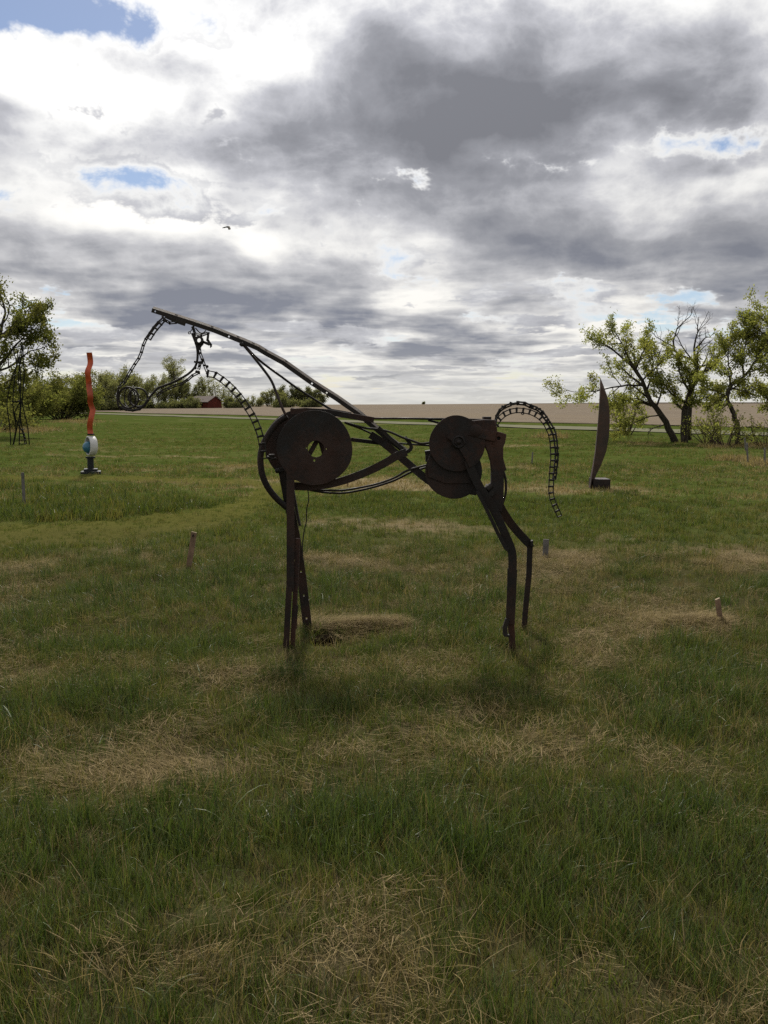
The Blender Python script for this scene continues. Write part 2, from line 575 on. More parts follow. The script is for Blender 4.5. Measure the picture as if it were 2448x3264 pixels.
# ------------------------------------------------------------------ ground
# patches of the meadow, on the photograph's 1659-wide grid: x, y, half width, half height, weight (+ dry, - green; two greens stand in for horse shadow)
PATCHES = [
    (70, 1455, 120, 34, .55), (480, 1470, 130, 42, .50), (340, 1640, 150, 42, .55), (150, 1690, 140, 42, .38),
    (880, 1135, 140, 13, .50), (800, 1045, 80, 12, .35), (1230, 1225, 110, 30, .48), (1390, 1330, 85, 34, .55),
    (1330, 1405, 120, 36, .42), (1600, 1220, 80, 22, .42), (1530, 1350, 45, 12, .4), (770, 1352, 95, 20, .6),
    (350, 2090, 230, 45, .20), (700, 2070, 110, 40, .15), (1280, 1640, 150, 50, .36), (950, 1425, 80, 26, .32),
    (25, 1310, 70, 40, .5), (720, 1215, 120, 16, .35), (1060, 1260, 60, 18, .4), (250, 970, 200, 10, .32),
    (520, 1010, 120, 8, .25), (1230, 1060, 160, 14, .32), (1500, 1700, 90, 40, .2), (840, 1960, 140, 50, .05),
    (620, 1830, 120, 40, .1), (1180, 2080, 120, 50, .25), (60, 2130, 90, 50, .3), (700, 1130, 60, 14, .2),
    (560, 1290, 110, 60, -.40), (930, 1290, 120, 36, -.42), (870, 1790, 220, 85, -.48), (250, 1800, 160, 55, -.40),
    (1500, 1500, 220, 100, -.36), (720, 1540, 170, 50, -.25), (1500, 1900, 240, 140, -.32), (1330, 1250, 110, 26, -.35),  # second patch: the horse's soft cast shadow, painted as greener grass
    (1020, 1505, 170, 50, -.25), (640, 1405, 60, 22, -.5), (1120, 1450, 110, 50, -.34), (1120, 2160, 120, 60, -.25),  # first patch: rest of the horse's body shadow, also painted green
    (150, 1400, 110, 40, -.3), (1560, 1440, 110, 40, -.3), (240, 1270, 120, 60, -.25), (1050, 1750, 140, 60, -.2),
    (780, 1180, 90, 12, -.25), (1020, 1095, 80, 14, -.3), (1480, 1120, 200, 40, -.25), (420, 1900, 160, 50, -.18),
]


def to_px(x, y, z=0.0):
    x = np.asarray(x, float); y = np.asarray(y, float)
    dz = z - CAM_H
    fwd = y * CP - dz * SP
    up = y * SP + dz * CP
    fwd = np.maximum(fwd, 0.05)
    return (1224 + FPX * x / fwd) / 1.4756, (1632 - FPX * up / fwd) / 1.4756


MOW_A = [(-400, 1190), (0, 1160), (300, 1140), (470, 1115), (560, 1085), (590, 1055), (540, 1042), (430, 1037), (200, 1033), (-300, 1030)]
MOW_W = [40, 34, 28, 24, 22, 14, 8, 6, 5, 5]


def zones(x, y):
    """dryness, mown turf, for points of the meadow"""
    px, py = to_px(x, y)
    dry = np.full(np.shape(x), 0.27)
    for a, b, c, d, w in PATCHES:
        q = ((px - a) / c) ** 2 + ((py - b) / d) ** 2
        dry = dry + 0.98 * w * np.exp(-q * 0.8)
    r = np.hypot(x, y)
    dry = dry + (fbm(x * 1.1, y * 1.1, 21, 4, 0.6) - 0.5) * 0.9 + (fbm(x * 5, y * 5, 31, 3) - 0.5) * 0.35
    dry = dry - 0.22 * sstep(9, 14, r) - 0.10 * sstep(24, 40, r)
    dry = dry + 0.55 * np.maximum(0, fbm(x * 0.16, y * 0.55, 41, 3) - 0.55) * sstep(9, 14, r) * 3
    mow = np.zeros(np.shape(x))
    for i in range(len(MOW_A) - 1):
        ax, ay = MOW_A[i]; bx, by = MOW_A[i + 1]
        t = np.clip(((px - ax) * (bx - ax) + (py - ay) * (by - ay)) / ((bx - ax) ** 2 + (by - ay) ** 2), 0, 1)
        w = MOW_W[i] + (MOW_W[i + 1] - MOW_W[i]) * t
        dx = (px - ax - t * (bx - ax)) / 2.2; dy = py - ay - t * (by - ay)
        mow = np.maximum(mow, 1 - sstep(0.75, 1.15, np.hypot(dx, dy) / w + (fbm(x * 3, y * 3, 51, 2) - 0.5) * 0.3))
    mow = mow * sstep(5.5, 6.5, r)
    return np.clip(dry, 0, 1), mow


def ground_grid():
    dense = np.linspace(R(-44), R(44), 361)
    rest = np.linspace(R(44), R(316), 56)[1:-1]
    ang = np.concatenate([dense, rest])
    rad = np.concatenate([np.arange(0.8, 9.0, 0.05), np.geomspace(9.0, 60, 120)[0:-1], np.geomspace(60, 7000, 150)])
    A, Rr = np.meshgrid(ang, rad)
    X = Rr * np.sin(A); Y = Rr * np.cos(A)
    return X, Y, len(ang), len(rad)


def M_ground_fn(g, out):
    at_ = g.n.new('ShaderNodeAttribute'); at_.attribute_name = 'zone'
    zx, zy, zz_ = g.sep(at_.outputs['Vector'])
    co = obco(g)
    fine = g.noise(co, 38, 5, 0.65); mid = g.noise(co, 5, 4, 0.6); far = g.noise(co, 0.35, 4, 0.6)
    stretch = g.noise(g.v('MULTIPLY', co, (0.25, 1.0, 1.0)), 0.9, 4, 0.6)
    green = g.mix(g.smooth(mid, 0.35, 0.7), (0.036, 0.052, 0.011), (0.060, 0.077, 0.017))
    green = g.mix(g.smooth(far, 0.4, 0.65, 0.0, 0.6), green, (0.072, 0.082, 0.024))
    straw = g.mix(fine, (0.11, 0.085, 0.045), (0.25, 0.20, 0.115))
    mown = g.mix(g.smooth(fine, 0.3, 0.75), (0.054, 0.056, 0.013), (0.108, 0.098, 0.027))
    f = g.m('ADD', g.m('ADD', zx, g.m('MULTIPLY', g.m('SUBTRACT', fine, 0.5), 0.5)), g.m('MULTIPLY', g.m('SUBTRACT', stretch, 0.5), 0.35))
    c = g.mix(g.smooth(f, 0.25, 0.75), green, straw)
    c = g.mix(g.m('MULTIPLY', zy, 0.85), c, mown)
    soil = g.mix(fine, (0.030, 0.026, 0.013), (0.065, 0.055, 0.028))
    c = g.mix(g.m('MULTIPLY', zz_, g.smooth(mid, 0.3, 0.6, 0.55, 0.95)), c, soil)
    principled(g, out, c, 1.0, 0.0, 0, g.m('ADD', fine, mid), 0.6, 0.03)


M_GROUND = mat('meadow', M_ground_fn)


def build_ground():
    X, Y, na, nr = ground_grid()
    x, y = X.ravel(), Y.ravel()
    z = gz(x, y)
    v = np.stack([x, y, z], 1)
    c = len(v)
    v = np.vstack([v, [[0, 0, gzf(0, 0)]]])
    i = np.arange(nr - 1)[:, None] * na; j = np.arange(na)[None, :]; j2 = (j + 1) % na
    q = np.stack([i + j, i + j2, i + na + j2, i + na + j], -1).reshape(-1, 4)[:, ::-1]
    f = [tuple(t) for t in q.tolist()] + [(c, (k + 1) % na, k) for k in range(na)]
    me = bpy.data.meshes.new('ground'); me.from_pydata(v.tolist(), [], f)
    me.polygons.foreach_set('use_smooth', [True] * len(me.polygons))
    dry, mow = zones(v[:, 0], v[:, 1])
    r = np.hypot(v[:, 0], v[:, 1])
    bare = 1 - sstep(7, 14, r)
    at_ = me.attributes.new('zone', 'FLOAT_VECTOR', 'POINT')
    at_.data.foreach_set('vector', np.stack([dry, mow, bare], 1).ravel())
    me.update(); me.materials.append(M_GROUND)
    o = bpy.data.objects.new('ground', me); COL.objects.link(o)
    return kind(o, 'structure')


build_ground()


def strip(name, f0, f1, s0, s1, ns, nf, lift, material, crown=0.0, rag=0.0):
    """sheet that follows the road line: f across (beyond the road +), s along"""
    vs = []; fs = []
    for a in range(ns + 1):
        s = s0 + (s1 - s0) * a / ns
        for b in range(nf + 1):
            t = (b / nf) ** (1.0 if nf < 12 else 2.2)
            f = f0 + (f1 - f0) * t
            if rag and b in (0, nf): f += rag * (fbm(s * 0.21, 3.0, 7, 3) - 0.5)
            p = ROAD_A + ROAD_DIR * s + ROAD_N * f
            vs.append((p.x, p.y, gzf(p.x, p.y) + lift + crown * (1 - (2 * b / nf - 1) ** 2)))
    for a in range(ns):
        for b in range(nf):
            k = a * (nf + 1) + b
            fs.append((k, k + nf + 1, k + nf + 2, k + 1))
    m = MB(); m.add(vs, fs, True)
    return m.build(name, material)


def road_fn(g, out):
    co = obco(g)
    n = g.noise(co, 2.2, 5, 0.6); n2 = g.noise(co, 0.25, 3, 0.5)
    c = g.mix(n, (0.11, 0.108, 0.072), (0.17, 0.165, 0.118))
    c = g.mix(g.smooth(n2, 0.5, 0.7, 0, 0.4), c, (0.17, 0.16, 0.10))
    principled(g, out, c, 1.0, 0.0, 0, n, 0.5, 0.05)


def field_fn(g, out):
    co = obco(g)
    ang = math.atan2(ROAD_DIR.y, ROAD_DIR.x)
    mp = g.n.new('ShaderNodeMapping'); g.l.new(co, mp.inputs[0])
    mp.inputs['Rotation'].default_value = (0, 0, -ang); mp.inputs['Scale'].default_value = (0.05, 1.0, 1.0)
    rows = g.noise(mp.outputs[0], 0.55, 4, 0.6)
    n = g.noise(co, 0.9, 6, 0.65); n2 = g.noise(co, 0.012, 4, 0.55)
    c = g.mix(g.smooth(n, 0.3, 0.72), (0.108, 0.085, 0.060), (0.175, 0.142, 0.102))
    c = g.mix(g.smooth(rows, 0.40, 0.66, 0, 0.75), c, (0.10, 0.076, 0.055))
    c = g.mix(g.smooth(n2, 0.46, 0.60, 0, 0.8), c, (0.135, 0.105, 0.070))
    x, y, z = g.sep(co)
    far = g.m('MULTIPLY', g.smooth(z, 2.0, 2.9), g.smooth(g.noise(co, 0.004, 2, 0.5), 0.35, 0.5))
    c = g.mix(far, c, (0.06, 0.046, 0.034))            # ploughed rise
    principled(g, out, c, 1.0, 0.05, 0, n, 0.6, 0.15)


kind(strip('gravel_road', -1.5, 1.5, -900, 260, 300, 6, 0.05, mat('gravel', road_fn), 0.12, 0.0), 'structure')
kind(strip('stubble_field', 13, 5200, -2600, 2600, 260, 60, 0.06, mat('stubble', field_fn), 0, 5.0), 'structure')


# ------------------------------------------------------------------ the horse of scrap iron
YN, YF, YM = 5.54, 6.00, 5.77          # near side, far side, middle plane
HB = at(1260, 2040, YM); HB.z = gzf(HB.x, HB.y)
horse = root('horse_sculpture', HB, 'life-size rusty horse sculpture welded from scrap iron bars, discs and chains', 'sculpture')


def P(pts, Y):
    if hasattr(Y, '__len__'): return [at(a, b, y) for (a, b), y in zip(pts, Y)]
    return [at(a, b, Y) for a, b in pts]


def W(px, Y=YM):
    return px * Y / FPX


def hbar(name, pts, Y, w, d, m=None, smooth=0, bevel=0.0015):
    b = MB(); q = P(pts, Y)
    if smooth: q = smooth_path(q, smooth)
    b.bar(q, W(w, Y if not hasattr(Y, '__len__') else Y[0]), d)
    return b.build(name, m or M_RUST, horse, bevel)


def hrod(name, pts, Y, w, m=None, smooth=5, n=8):
    b = MB(); q = P(pts, Y)
    if smooth: q = smooth_path(q, smooth)
    b.tube(q, W(w, Y if not hasattr(Y, '__len__') else Y[0]) / 2, n)
    return b.build(name, m or M_IRON, horse)


def holed_bar(b, q, w, d, stations, hole_len):
    """flat bar with holes for bolts: three strips, the middle one interrupted"""
    L = [0.0]
    for a, c in zip(q[:-1], q[1:]): L.append(L[-1] + (c - a).length)

    def pt(s):
        for i in range(len(q) - 1):
            if s <= L[i + 1] or i == len(q) - 2:
                t = (s - L[i]) / max(1e-9, L[i + 1] - L[i]); return q[i].lerp(q[i + 1], t)

    def sub(s0, s1):
        r = [pt(s0)] + [q[i] for i in range(1, len(q) - 1) if s0 + 1e-4 < L[i] < s1 - 1e-4] + [pt(s1)]
        return r
    hw = hole_len * 0.95
    a = (w - hw) / 2
    for sgn in (-1, 1):
        lo, hi = (hw / 2, w / 2) if sgn > 0 else (-w / 2, -hw / 2)
        b.sweep(q, [(lo, -d / 2), (lo, d / 2), (hi, d / 2), (hi, -d / 2)])
    s = 0.0
    prof = [(-hw / 2, -d / 2 + 0.0003), (-hw / 2, d / 2 - 0.0003), (hw / 2, d / 2 - 0.0003), (hw / 2, -d / 2 + 0.0003)]
    for st in sorted(stations) + [None]:
        e = L[-1] if st is None else st * L[-1] - hole_len / 2
        if e - s > 1e-3: b.sweep(sub(s, e), prof)
        if st is not None: s = st * L[-1] + hole_len / 2


# --- chains: every link an object of its own
def link_mesh(name, pitch, width, bar, thick):
    b = MB(); h = pitch / 2; w = width / 2
    for s in (-1, 1):
        b.box((0, s * (w - bar / 2), 0), (h * 0.99, 0, 0), (0, bar / 2, 0), (0, 0, thick / 2))
    b.cyl((-h * 0.98, 0, 0), (0, 1, 0), thick * 0.72, width * 1.10, 7)
    b.box((h * 0.84, 0, 0), (bar * 0.5, 0, 0), (0, w * 0.96, 0), (0, 0, thick * 0.6))
    me = bpy.data.meshes.new(name); me.from_pydata(b.v, [], b.f); me.validate(); me.materials.append(M_IRON)
    return me


LINK_WIDE = link_mesh('wide_link', 0.050, 0.043, 0.0065, 0.010)
LINK_MID = link_mesh('middle_link', 0.043, 0.035, 0.0062, 0.009)
LINK_SLIM = link_mesh('slim_link', 0.046, 0.017, 0.0042, 0.009)


def chain(name, pts, Y, me, pitch, twist=0.0, jit=0.08, smooth=6):
    q = smooth_path(P(pts, Y), smooth)
    st = along(q, pitch)
    pins = MB(); links = []
    off = Vector(ROOTS[horse.name])
    rng = random.Random(len(name) * 7 + len(st))
    for i in range(len(st) - 1):
        a = st[i][0]; b = st[i + 1][0]
        t = (b - a).normalized()
        tw = (twist(i / max(1, len(st) - 2)) if callable(twist) else twist) + rng.gauss(0, jit)
        nrm = Vector((-t.z, 0, t.x)).normalized(); dep = t.cross(nrm)
        lat = nrm * math.cos(tw) + dep * math.sin(tw)
        up = t.cross(lat)
        M = Matrix((t, lat, up)).transposed().to_4x4(); M.translation = (a + b) / 2 - off
        links.append((M, 0))
        wd = 0.5 * (0.022 if me is LINK_SLIM else 0.046)
        if i == 0: pins.tube([a - lat * wd * 1.12, a + lat * wd * 1.12], 0.0048, 6)
    part = pins.build(name, M_IRON, horse)
    for M, _ in links:
        l = bpy.data.objects.new('link', me); COL.objects.link(l); l.parent = part; l.matrix_local = M
    return part


def knots(name, pts, Y, r):
    for (x, y) in pts:
        b = MB(); c = at(x, y, Y); b.lathe(c, (0.3, 1, 0.2), [(0.0001, -r), (r * .75, -r * .7), (r, 0), (r * .75, r * .7), (0.0001, r)], 8)
        b.build(name, M_IRON, horse)


# --- neck beam: bent angle iron with holes for bolts
beam_low = [(484, 989), (619, 1032.5), (680, 1053), (773, 1090), (820, 1110.5), (846, 1126.5), (902, 1157), (994, 1222), (1070, 1270), (1140, 1319), (1222, 1389), (1292, 1442)]
q = P(beam_low, YM)
b = MB(); holed_bar(b, q, W(13), 0.009, [0.012, 0.275, 0.60, 0.66], 0.0105)
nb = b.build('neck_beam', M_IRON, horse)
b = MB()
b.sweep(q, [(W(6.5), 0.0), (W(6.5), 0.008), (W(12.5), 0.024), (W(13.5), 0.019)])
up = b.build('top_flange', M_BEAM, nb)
for t in (0.05, 0.17, 0.255, 0.33, 0.44, 0.55):
    b = MB()
    i = t * (len(q) - 1); k = int(i); c = q[k].lerp(q[k + 1], i - k); d = (q[k + 1] - q[k]).normalized()
    n_ = Vector((-d.z, 0, d.x))
    b.box(c + n_ * W(10.2) + Vector((0, 0.0105, 0)), d * 0.008, (n_ * 0.30 + Vector((0, 0.95, 0))).normalized() * 0.003, (n_ * 0.9 + Vector((0, 0.4, 0))).normalized() * 0.004)
    b.build('slot_mark', M_RUST, nb)  # dark block added in place of a dark slot in the flange
hbar('beam_gusset', [(528, 1008), (556, 1022), (590, 1034)], YM + 0.004, 11, 0.02, M_IRON)

# --- head
chain('forehead_chain', [(524, 1016), (507, 1034), (492, 1052), (477, 1074), (466, 1096)], YM - 0.03, LINK_MID, 0.0415, 0.25)
chain('face_chain', [(521, 1014), (497, 1036), (477, 1064), (463, 1085), (457, 1100), (451, 1122), (442, 1143), (429, 1162), (417, 1181), (406, 1201), (396, 1219), (380, 1233)], YM + 0.02, LINK_SLIM, 0.0445, 0.1)
chain('brow_chain', [(523, 1019), (543, 1030), (560, 1028), (580, 1027)], YM - 0.02, LINK_SLIM, 0.042, 0.5)
for (cx, cy, rr, yy, ax) in ((409.5, 1267.5, 32.5, 0.0, (0.12, 1, 0.05)), (440, 1267, 29.5, 0.03, (-0.1, 1, 0.0))):
    b = MB(); b.ring(at(cx, cy, YM + yy), ax, W(rr), W(3.0), 30, 8); b.build('muzzle_ring', M_IRON, horse)
b = MB(); b.ring(at(424, 1270, YM + 0.06), (0.86, 0.5, 0.05), W(28), W(2.2), 26, 7); b.build('nostril_ring', M_IRON, horse)
b = MB(); b.ring(at(407, 1266, YM + 0.07), (0.80, 0.6, -0.05), W(29), W(1.8), 26, 7); b.build('nostril_ring', M_IRON, horse)
hrod('nose_bar', [(380, 1232), (375, 1252), (374, 1275), (379, 1296), (386, 1308)], YM - 0.01, 7)
chain('lip_chain', [(381, 1297), (402, 1306), (428, 1308), (449, 1302), (463, 1288), (474, 1272), (482, 1260)], YM - 0.02, LINK_SLIM, 0.044, 1.0)
hrod('jaw_bar', [(612, 1062), (619, 1080), (627, 1104), (630, 1130), (627, 1156), (617, 1176), (594, 1196), (557, 1216), (523, 1230), (503, 1237), (490, 1251), (476, 1268), (466, 1284)], YM, 7.4)
hrod('jaw_hook', [(546, 1215), (556, 1207), (566, 1204), (578, 1210)], YM + 0.02, 3.2)
chain('jaw_chain', [(634, 1187), (611, 1199), (594, 1214), (573, 1226), (552, 1231), (533, 1240), (513, 1250), (497, 1264), (482, 1268)], YM - 0.02, LINK_SLIM, 0.0455, 0.35)
b = MB(); c = at(634.5, 1084.5, YM - 0.02)
b.lathe(c, (0, 1, 0), [(W(6.6), -0.012), (W(13.2), -0.012), (W(13.8), 0), (W(13.2), 0.012), (W(6.6), 0.012), (W(6.6), -0.012)], 22)
b.build('eye_ring', M_IRON, horse)
plate([P([(617, 1067), (624, 1068), (623, 1086), (632, 1098), (645, 1093), (650, 1090), (648, 1098), (641, 1106), (637, 1116), (629, 1116), (621, 1096)], YM - 0.005)], YM - 0.005, 0.014, 'cheek_plate', M_IRON, horse, 0.0)
hrod('ear_link', [(615, 1044), (610, 1053), (605, 1058)], YM - 0.01, 2.8, smooth=3)
b = MB(); b.ring(at(603.5, 1061, YM - 0.01), (0, 1, 0), W(3.4), W(1.4), 14, 6); b.build('ear_ring', M_IRON, horse)
hrod('forelock_hook', [(623, 1045), (632, 1056), (641, 1062), (650, 1060), (656, 1053)], YM, 3.8)
chain('poll_chain', [(615, 1043), (620, 1062), (631, 1067), (647, 1069), (663, 1061)], YM + 0.01, LINK_SLIM, 0.043, 0.7)
chain('throat_chain', [(664, 1062), (661, 1080), (666, 1092), (675, 1103)], YM, LINK_SLIM, 0.043, 0.9)
chain('cheek_chain', [(648, 1090), (660, 1094), (674, 1102)], YM - 0.02, LINK_SLIM, 0.04, 0.9)
hrod('cheek_claw', [(672, 1098), (675, 1103), (670, 1108), (671, 1104)], YM, 2.8, smooth=2)
chain('neck_drop_chain', [(635, 1106), (638, 1126), (645, 1145), (652, 1165), (661, 1187), (667, 1192)], YM, LINK_SLIM, 0.041, 0.15)
hbar('jaw_cross_bar', [(619, 1153), (630, 1155), (645, 1154), (647, 1148)], YM - 0.012, 6.5, 0.02, M_IRON)
chain('jaw_link', [(638, 1158), (634, 1172), (633, 1188)], YM - 0.02, LINK_SLIM, 0.038, 0.2)
knots('jaw_knot', [(633, 1186), (627, 1185), (636, 1166), (622, 1173), (661, 1190), (660, 1168), (646, 1146)], YM - 0.03, W(5.2))

# --- chest chain and neck rods
chain('chest_chain', [(663, 1191), (676, 1190), (712, 1213), (746, 1244), (776, 1281), (806, 1328), (825, 1373), (833, 1404), (838, 1432), (841, 1466)], YM - 0.03, LINK_WIDE, 0.0495, 0.05, 0.05)
b = MB(); b.lathe(at(771, 1098, YM - 0.01), (0, 1, 0), [(0.0001, -0.03), (W(6), -0.03), (W(7), 0), (W(6), 0.03), (0.0001, 0.03)], 12); b.build('rod_clamp', M_IRON, horse)
hrod('neck_rod', [(777, 1101), (809, 1139), (846, 1186), (866, 1216), (880, 1250), (897, 1294), (911, 1324)], [YM, YM, YM, YM, YM - .03, YM - .08, YM - .1], 8.2, M_RUST)
hrod('neck_rod', [(781, 1102), (813, 1136), (853, 1169), (900, 1203), (938, 1231), (986, 1263), (1056, 1306)], [YM, YM + .02, YM + .04, YM + .08, YM + .1, YM + .12, YM + .14], 7.4, M_RUST)

# --- shoulders: plough discs
def disc(name, cx, cy, r, Y, holes, m, dish, seed, thick=0.007):
    c = at(cx, cy, Y)
    outl = [circ(c, W(r, Y), 72, None, 0.011, seed)]
    for hx, hy, hr in holes: outl.append(circ(at(hx, hy, Y), W(hr, Y), 24, None, 0.01, seed + 1))
    return plate(outl, Y, thick, name, m, horse, 0.0018, 0.0, c)


disc('shoulder_disc', 1003, 1428, 118.5, YN, [(1007, 1431, 27), (1002, 1468, 4.2), (1041, 1431, 3.4), (977, 1428, 3.2)], M_RUST, 0.02, 3)
disc('shoulder_disc', 957, 1420, 112, YF - 0.04, [(1003, 1436, 40)], M_RUST, 0.02, 5)
b = MB(); b.ring(at(985, 1430, YN + 0.03), (0, 1, 0), W(92), 0.012, 40, 8); b.build('disc_hoop', M_RUST, horse)
hbar('shoulder_strut', [(1017, 1393), (976, 1466), (962, 1491)], YN + 0.05, 15, 0.012)
hbar('shoulder_strut', [(1017, 1391), (1040, 1468), (1048, 1495)], YN + 0.07, 15, 0.012)
hrod('shoulder_hoop', [(915, 1326), (884, 1348), (856, 1384), (838, 1420), (830, 1462), (836, 1512), (853, 1552), (881, 1588), (914, 1618)], [YM + .1, YM + .1, YM + .08, YM + .06, YM + .05, YM + .05, YM + .06, YM + .08, YM + .1], 20, M_RUST, 5, 10)
for (x, y) in ((860, 1458), (872, 1462), (866, 1452)):
    b = MB(); b.cyl(at(x, y, YN + 0.12), (1, 0.2, 0), W(5), 0.035, 6); b.build('hub_bolt', M_IRON, horse)
hbar('withers_plate', [(926, 1312), (975, 1309), (1040, 1313), (1110, 1325), (1192, 1339)], YM - 0.12, 18, 0.03, M_RUST)
hbar('withers_edge', [(928, 1304), (985, 1311), (1055, 1307), (1120, 1318)], YM - 0.05, 8, 0.05, M_RUST)
hbar('side_rail', [(1118, 1401), (1235, 1415)], YM + 0.05, 12.5, 0.012, M_RUST)
hrod('side_rod', [(1098, 1346), (1163, 1364), (1210, 1369), (1245, 1378), (1282, 1394), (1312, 1404), (1341, 1414), (1370, 1411)], YM - 0.06, 7.2)
hrod('side_rod', [(1102, 1349), (1158, 1370), (1216, 1398)], YM + 0.02, 6, M_RUST)
hrod('side_rod', [(1272, 1413), (1320, 1417), (1370, 1420)], YM - 0.02, 6)
hrod('back_rod', [(1188, 1334), (1300, 1334), (1425, 1336)], YM - 0.02, 7, M_RUST, 2)
hbar('girth_bar', [(936, 1549), (985, 1551), (1040, 1545), (1100, 1530), (1174, 1502), (1230, 1474), (1262, 1455), (1296, 1441)], YN + 0.08, 25, 0.012, M_RUST, 3)
hbar('beam_fork', [(1284, 1446), (1303, 1437), (1311, 1426), (1306, 1412), (1290, 1393)], YM - 0.03, 11, 0.03, M_IRON, 2)
hbar('fork_leg', [(1206, 1362), (1245, 1398), (1290, 1436)], YM - 0.05, 12, 0.03, M_IRON)
hrod('belly_rod', [(970, 1557), (1005, 1562), (1050, 1563), (1100, 1562), (1192, 1545), (1257, 1523), (1298, 1500), (1362, 1482)], YM - 0.08, 7)
hrod('belly_rod', [(974, 1559), (1030, 1569), (1100, 1571), (1190, 1553), (1260, 1530), (1310, 1505), (1362, 1489)], YM - 0.04, 7)
hbar('flank_bar', [(1180, 1385), (1222, 1412), (1278, 1458), (1366, 1532), (1405, 1547), (1457, 1557), (1520, 1567)], [YM, YM, YM - .02, YM - .08, YM - .12, YM - .16, YM - .18], 24, 0.012, M_RUST, 3)

# --- front legs
b = MB(); ql = P([(926, 1500), (926, 1620), (926, 1760), (925, 1886)], YN)
b.sweep(ql, [(-W(12), -0.004), (-W(12), 0.004), (W(12), 0.004), (W(12), -0.004)])
b.sweep([p + Vector((-W(10.5), 0.018, 0)) for p in ql], [(-0.004, -0.014), (-0.004, 0.03), (0.004, 0.03), (0.004, -0.014)])
b.build('front_leg', M_RUST, horse, 0.001)
b = MB(); b.bar(P([(922, 1872), (917, 1960), (911, 2090)], YN - 0.008), W(19, YN), 0.008)
b.bar([p + Vector((-0.016, 0.02, 0)) for p in P([(922, 1872), (917, 1960), (911, 2090)], YN - 0.008)], 0.008, 0.034)
b.build('front_pastern', M_RUST, horse, 0.001)
b = MB(); b.bar(P([(950, 1716), (946, 1800), (941, 1900), (936, 1990), (931, 2088)], YN + 0.028), W(15, YN), 0.03)
b.bar(P([(941, 1930), (937, 2003)], YN + 0.02), W(19, YN), 0.012)
b.build('front_shank', M_RUST_RED, horse, 0.001)
b = MB(); ql = P([(902, 1500), (918, 1590), (944, 1720), (962, 1840), (985, 2040)], [YF - .12, YF - .1, YF - .04, YF, YF + .01])
holed_bar(b, ql, W(29, YF), 0.010, [0.595, 0.735, 0.87], 0.0125)
b.sweep([p + Vector((-W(13, YF), 0.02, 0)) for p in ql], [(-0.004, -0.014), (-0.004, 0.03), (0.004, 0.03), (0.004, -0.014)])
b.build('front_leg', M_RUST, horse)
hbar('leg_brace', [(934, 1560), (948, 1640), (956, 1676)], YF - 0.09, 8, 0.03, M_RUST)
b = MB(); b.cyl(at(886, 1500, YF - .14), (1, -0.3, 0.4), 0.016, 0.03, 6); b.box(at(893, 1497, YF - .12), (0.02, 0, 0.004), (0, 0.02, 0), (-0.002, 0, 0.012))
b.build('leg_bolt', M_IRON, horse)
hrod('hanging_wire', [(981, 1560), (984, 1592), (977, 1626), (977, 1660), (970, 1688), (966, 1718), (964, 1749), (966, 1790)], YM + 0.1, 3.6, None, 4, 6)

# --- hind quarters
disc('hip_disc', 1457, 1414, 88, YN + 0.02, [], M_RUST_RED, 0.02, 9, 0.008)
disc('hip_disc', 1446, 1500, 90, YN + 0.05, [], M_RUST, 0.02, 11, 0.008)
disc('hip_disc', 1446, 1452, 70, YF - 0.08, [], M_RUST, 0.02, 13, 0.008)
plate([P([(1376, 1432), (1400, 1400), (1470, 1400), (1520, 1440), (1514, 1490), (1500, 1540), (1420, 1540), (1366, 1520), (1362, 1480)], YN + 0.04)], YN + 0.04, 0.006, 'hip_plate', M_RUST, horse, 0.0015)
b = MB(); hc = at(1462, 1409, YN - 0.005)
b.lathe(hc, (0, -1, 0), [(W(21), -0.02), (W(21), 0.004), (W(17), 0.012), (W(15), 0.012), (W(14), 0.003), (W(8), 0.003), (W(7), 0.016), (0.0001, 0.018)], 26)
b.build('hip_hub', M_RUST, horse)
hbar('hip_link', [(1430, 1386), (1458, 1406), (1486, 1446), (1506, 1486)], YN - 0.002, 22, 0.018, M_RUST_RED, 3)
cast = [(1490, 1341), (1510, 1343), (1538, 1340), (1574, 1341), (1580, 1364), (1581, 1378), (1597, 1381), (1610, 1386), (1606, 1410), (1600, 1424),
        (1600, 1460), (1604, 1476), (1610, 1496), (1602, 1500), (1602, 1540), (1600, 1600), (1597, 1632), (1570, 1600), (1552, 1572), (1545, 1560),
        (1552, 1546), (1558, 1548), (1567, 1540), (1568, 1500), (1565, 1470), (1556, 1440), (1546, 1419), (1538, 1421), (1520, 1430), (1492, 1400), (1478, 1372)]
c1 = at(1587.5, 1397, YN + 0.05)
plate([P(cast, YN + 0.05), circ(c1, W(8.2, YN), 18), circ(at(1567, 1416, YN + 0.05), W(4, YN), 14)], YN + 0.05, 0.05, 'rump_casting', M_RUST_RED, horse, 0.006)
for (x, y, r_) in ((1587.5, 1397, 8), (1567, 1416, 4)):
    b = MB(); b.cyl(at(x, y, YN + 0.06), (0, 1, 0), W(r_), 0.02, 16); b.build('socket_back', M_IRON, horse)
b = MB()
b.lathe(at(1517, 1373, YN + 0.013), (0, -1, 0), [(W(20), 0), (W(17), 0.004), (W(8), 0.007), (0.0001, 0.008)], 20)
b.bar(P([(1496, 1372), (1540, 1384), (1580, 1392)], YN + 0.0175), W(30), 0.012)
b.build('casting_boss', M_RUST_RED, horse, 0.003)
b = MB(); b.bar(P([(1539, 1333), (1564, 1333)], YM - 0.06), W(10), 0.08); b.bar(P([(1484, 1338), (1545, 1340)], YM - 0.02), W(9), 0.06)
b.bar(P([(1534, 1342), (1580, 1344)], YM - 0.1), W(8), 0.05)
b.build('rump_block', M_RUST_RED, horse, 0.002)
hbar('spine_stub', [(1364, 1339), (1402, 1349)], YM + 0.02, 7, 0.02, M_RUST)
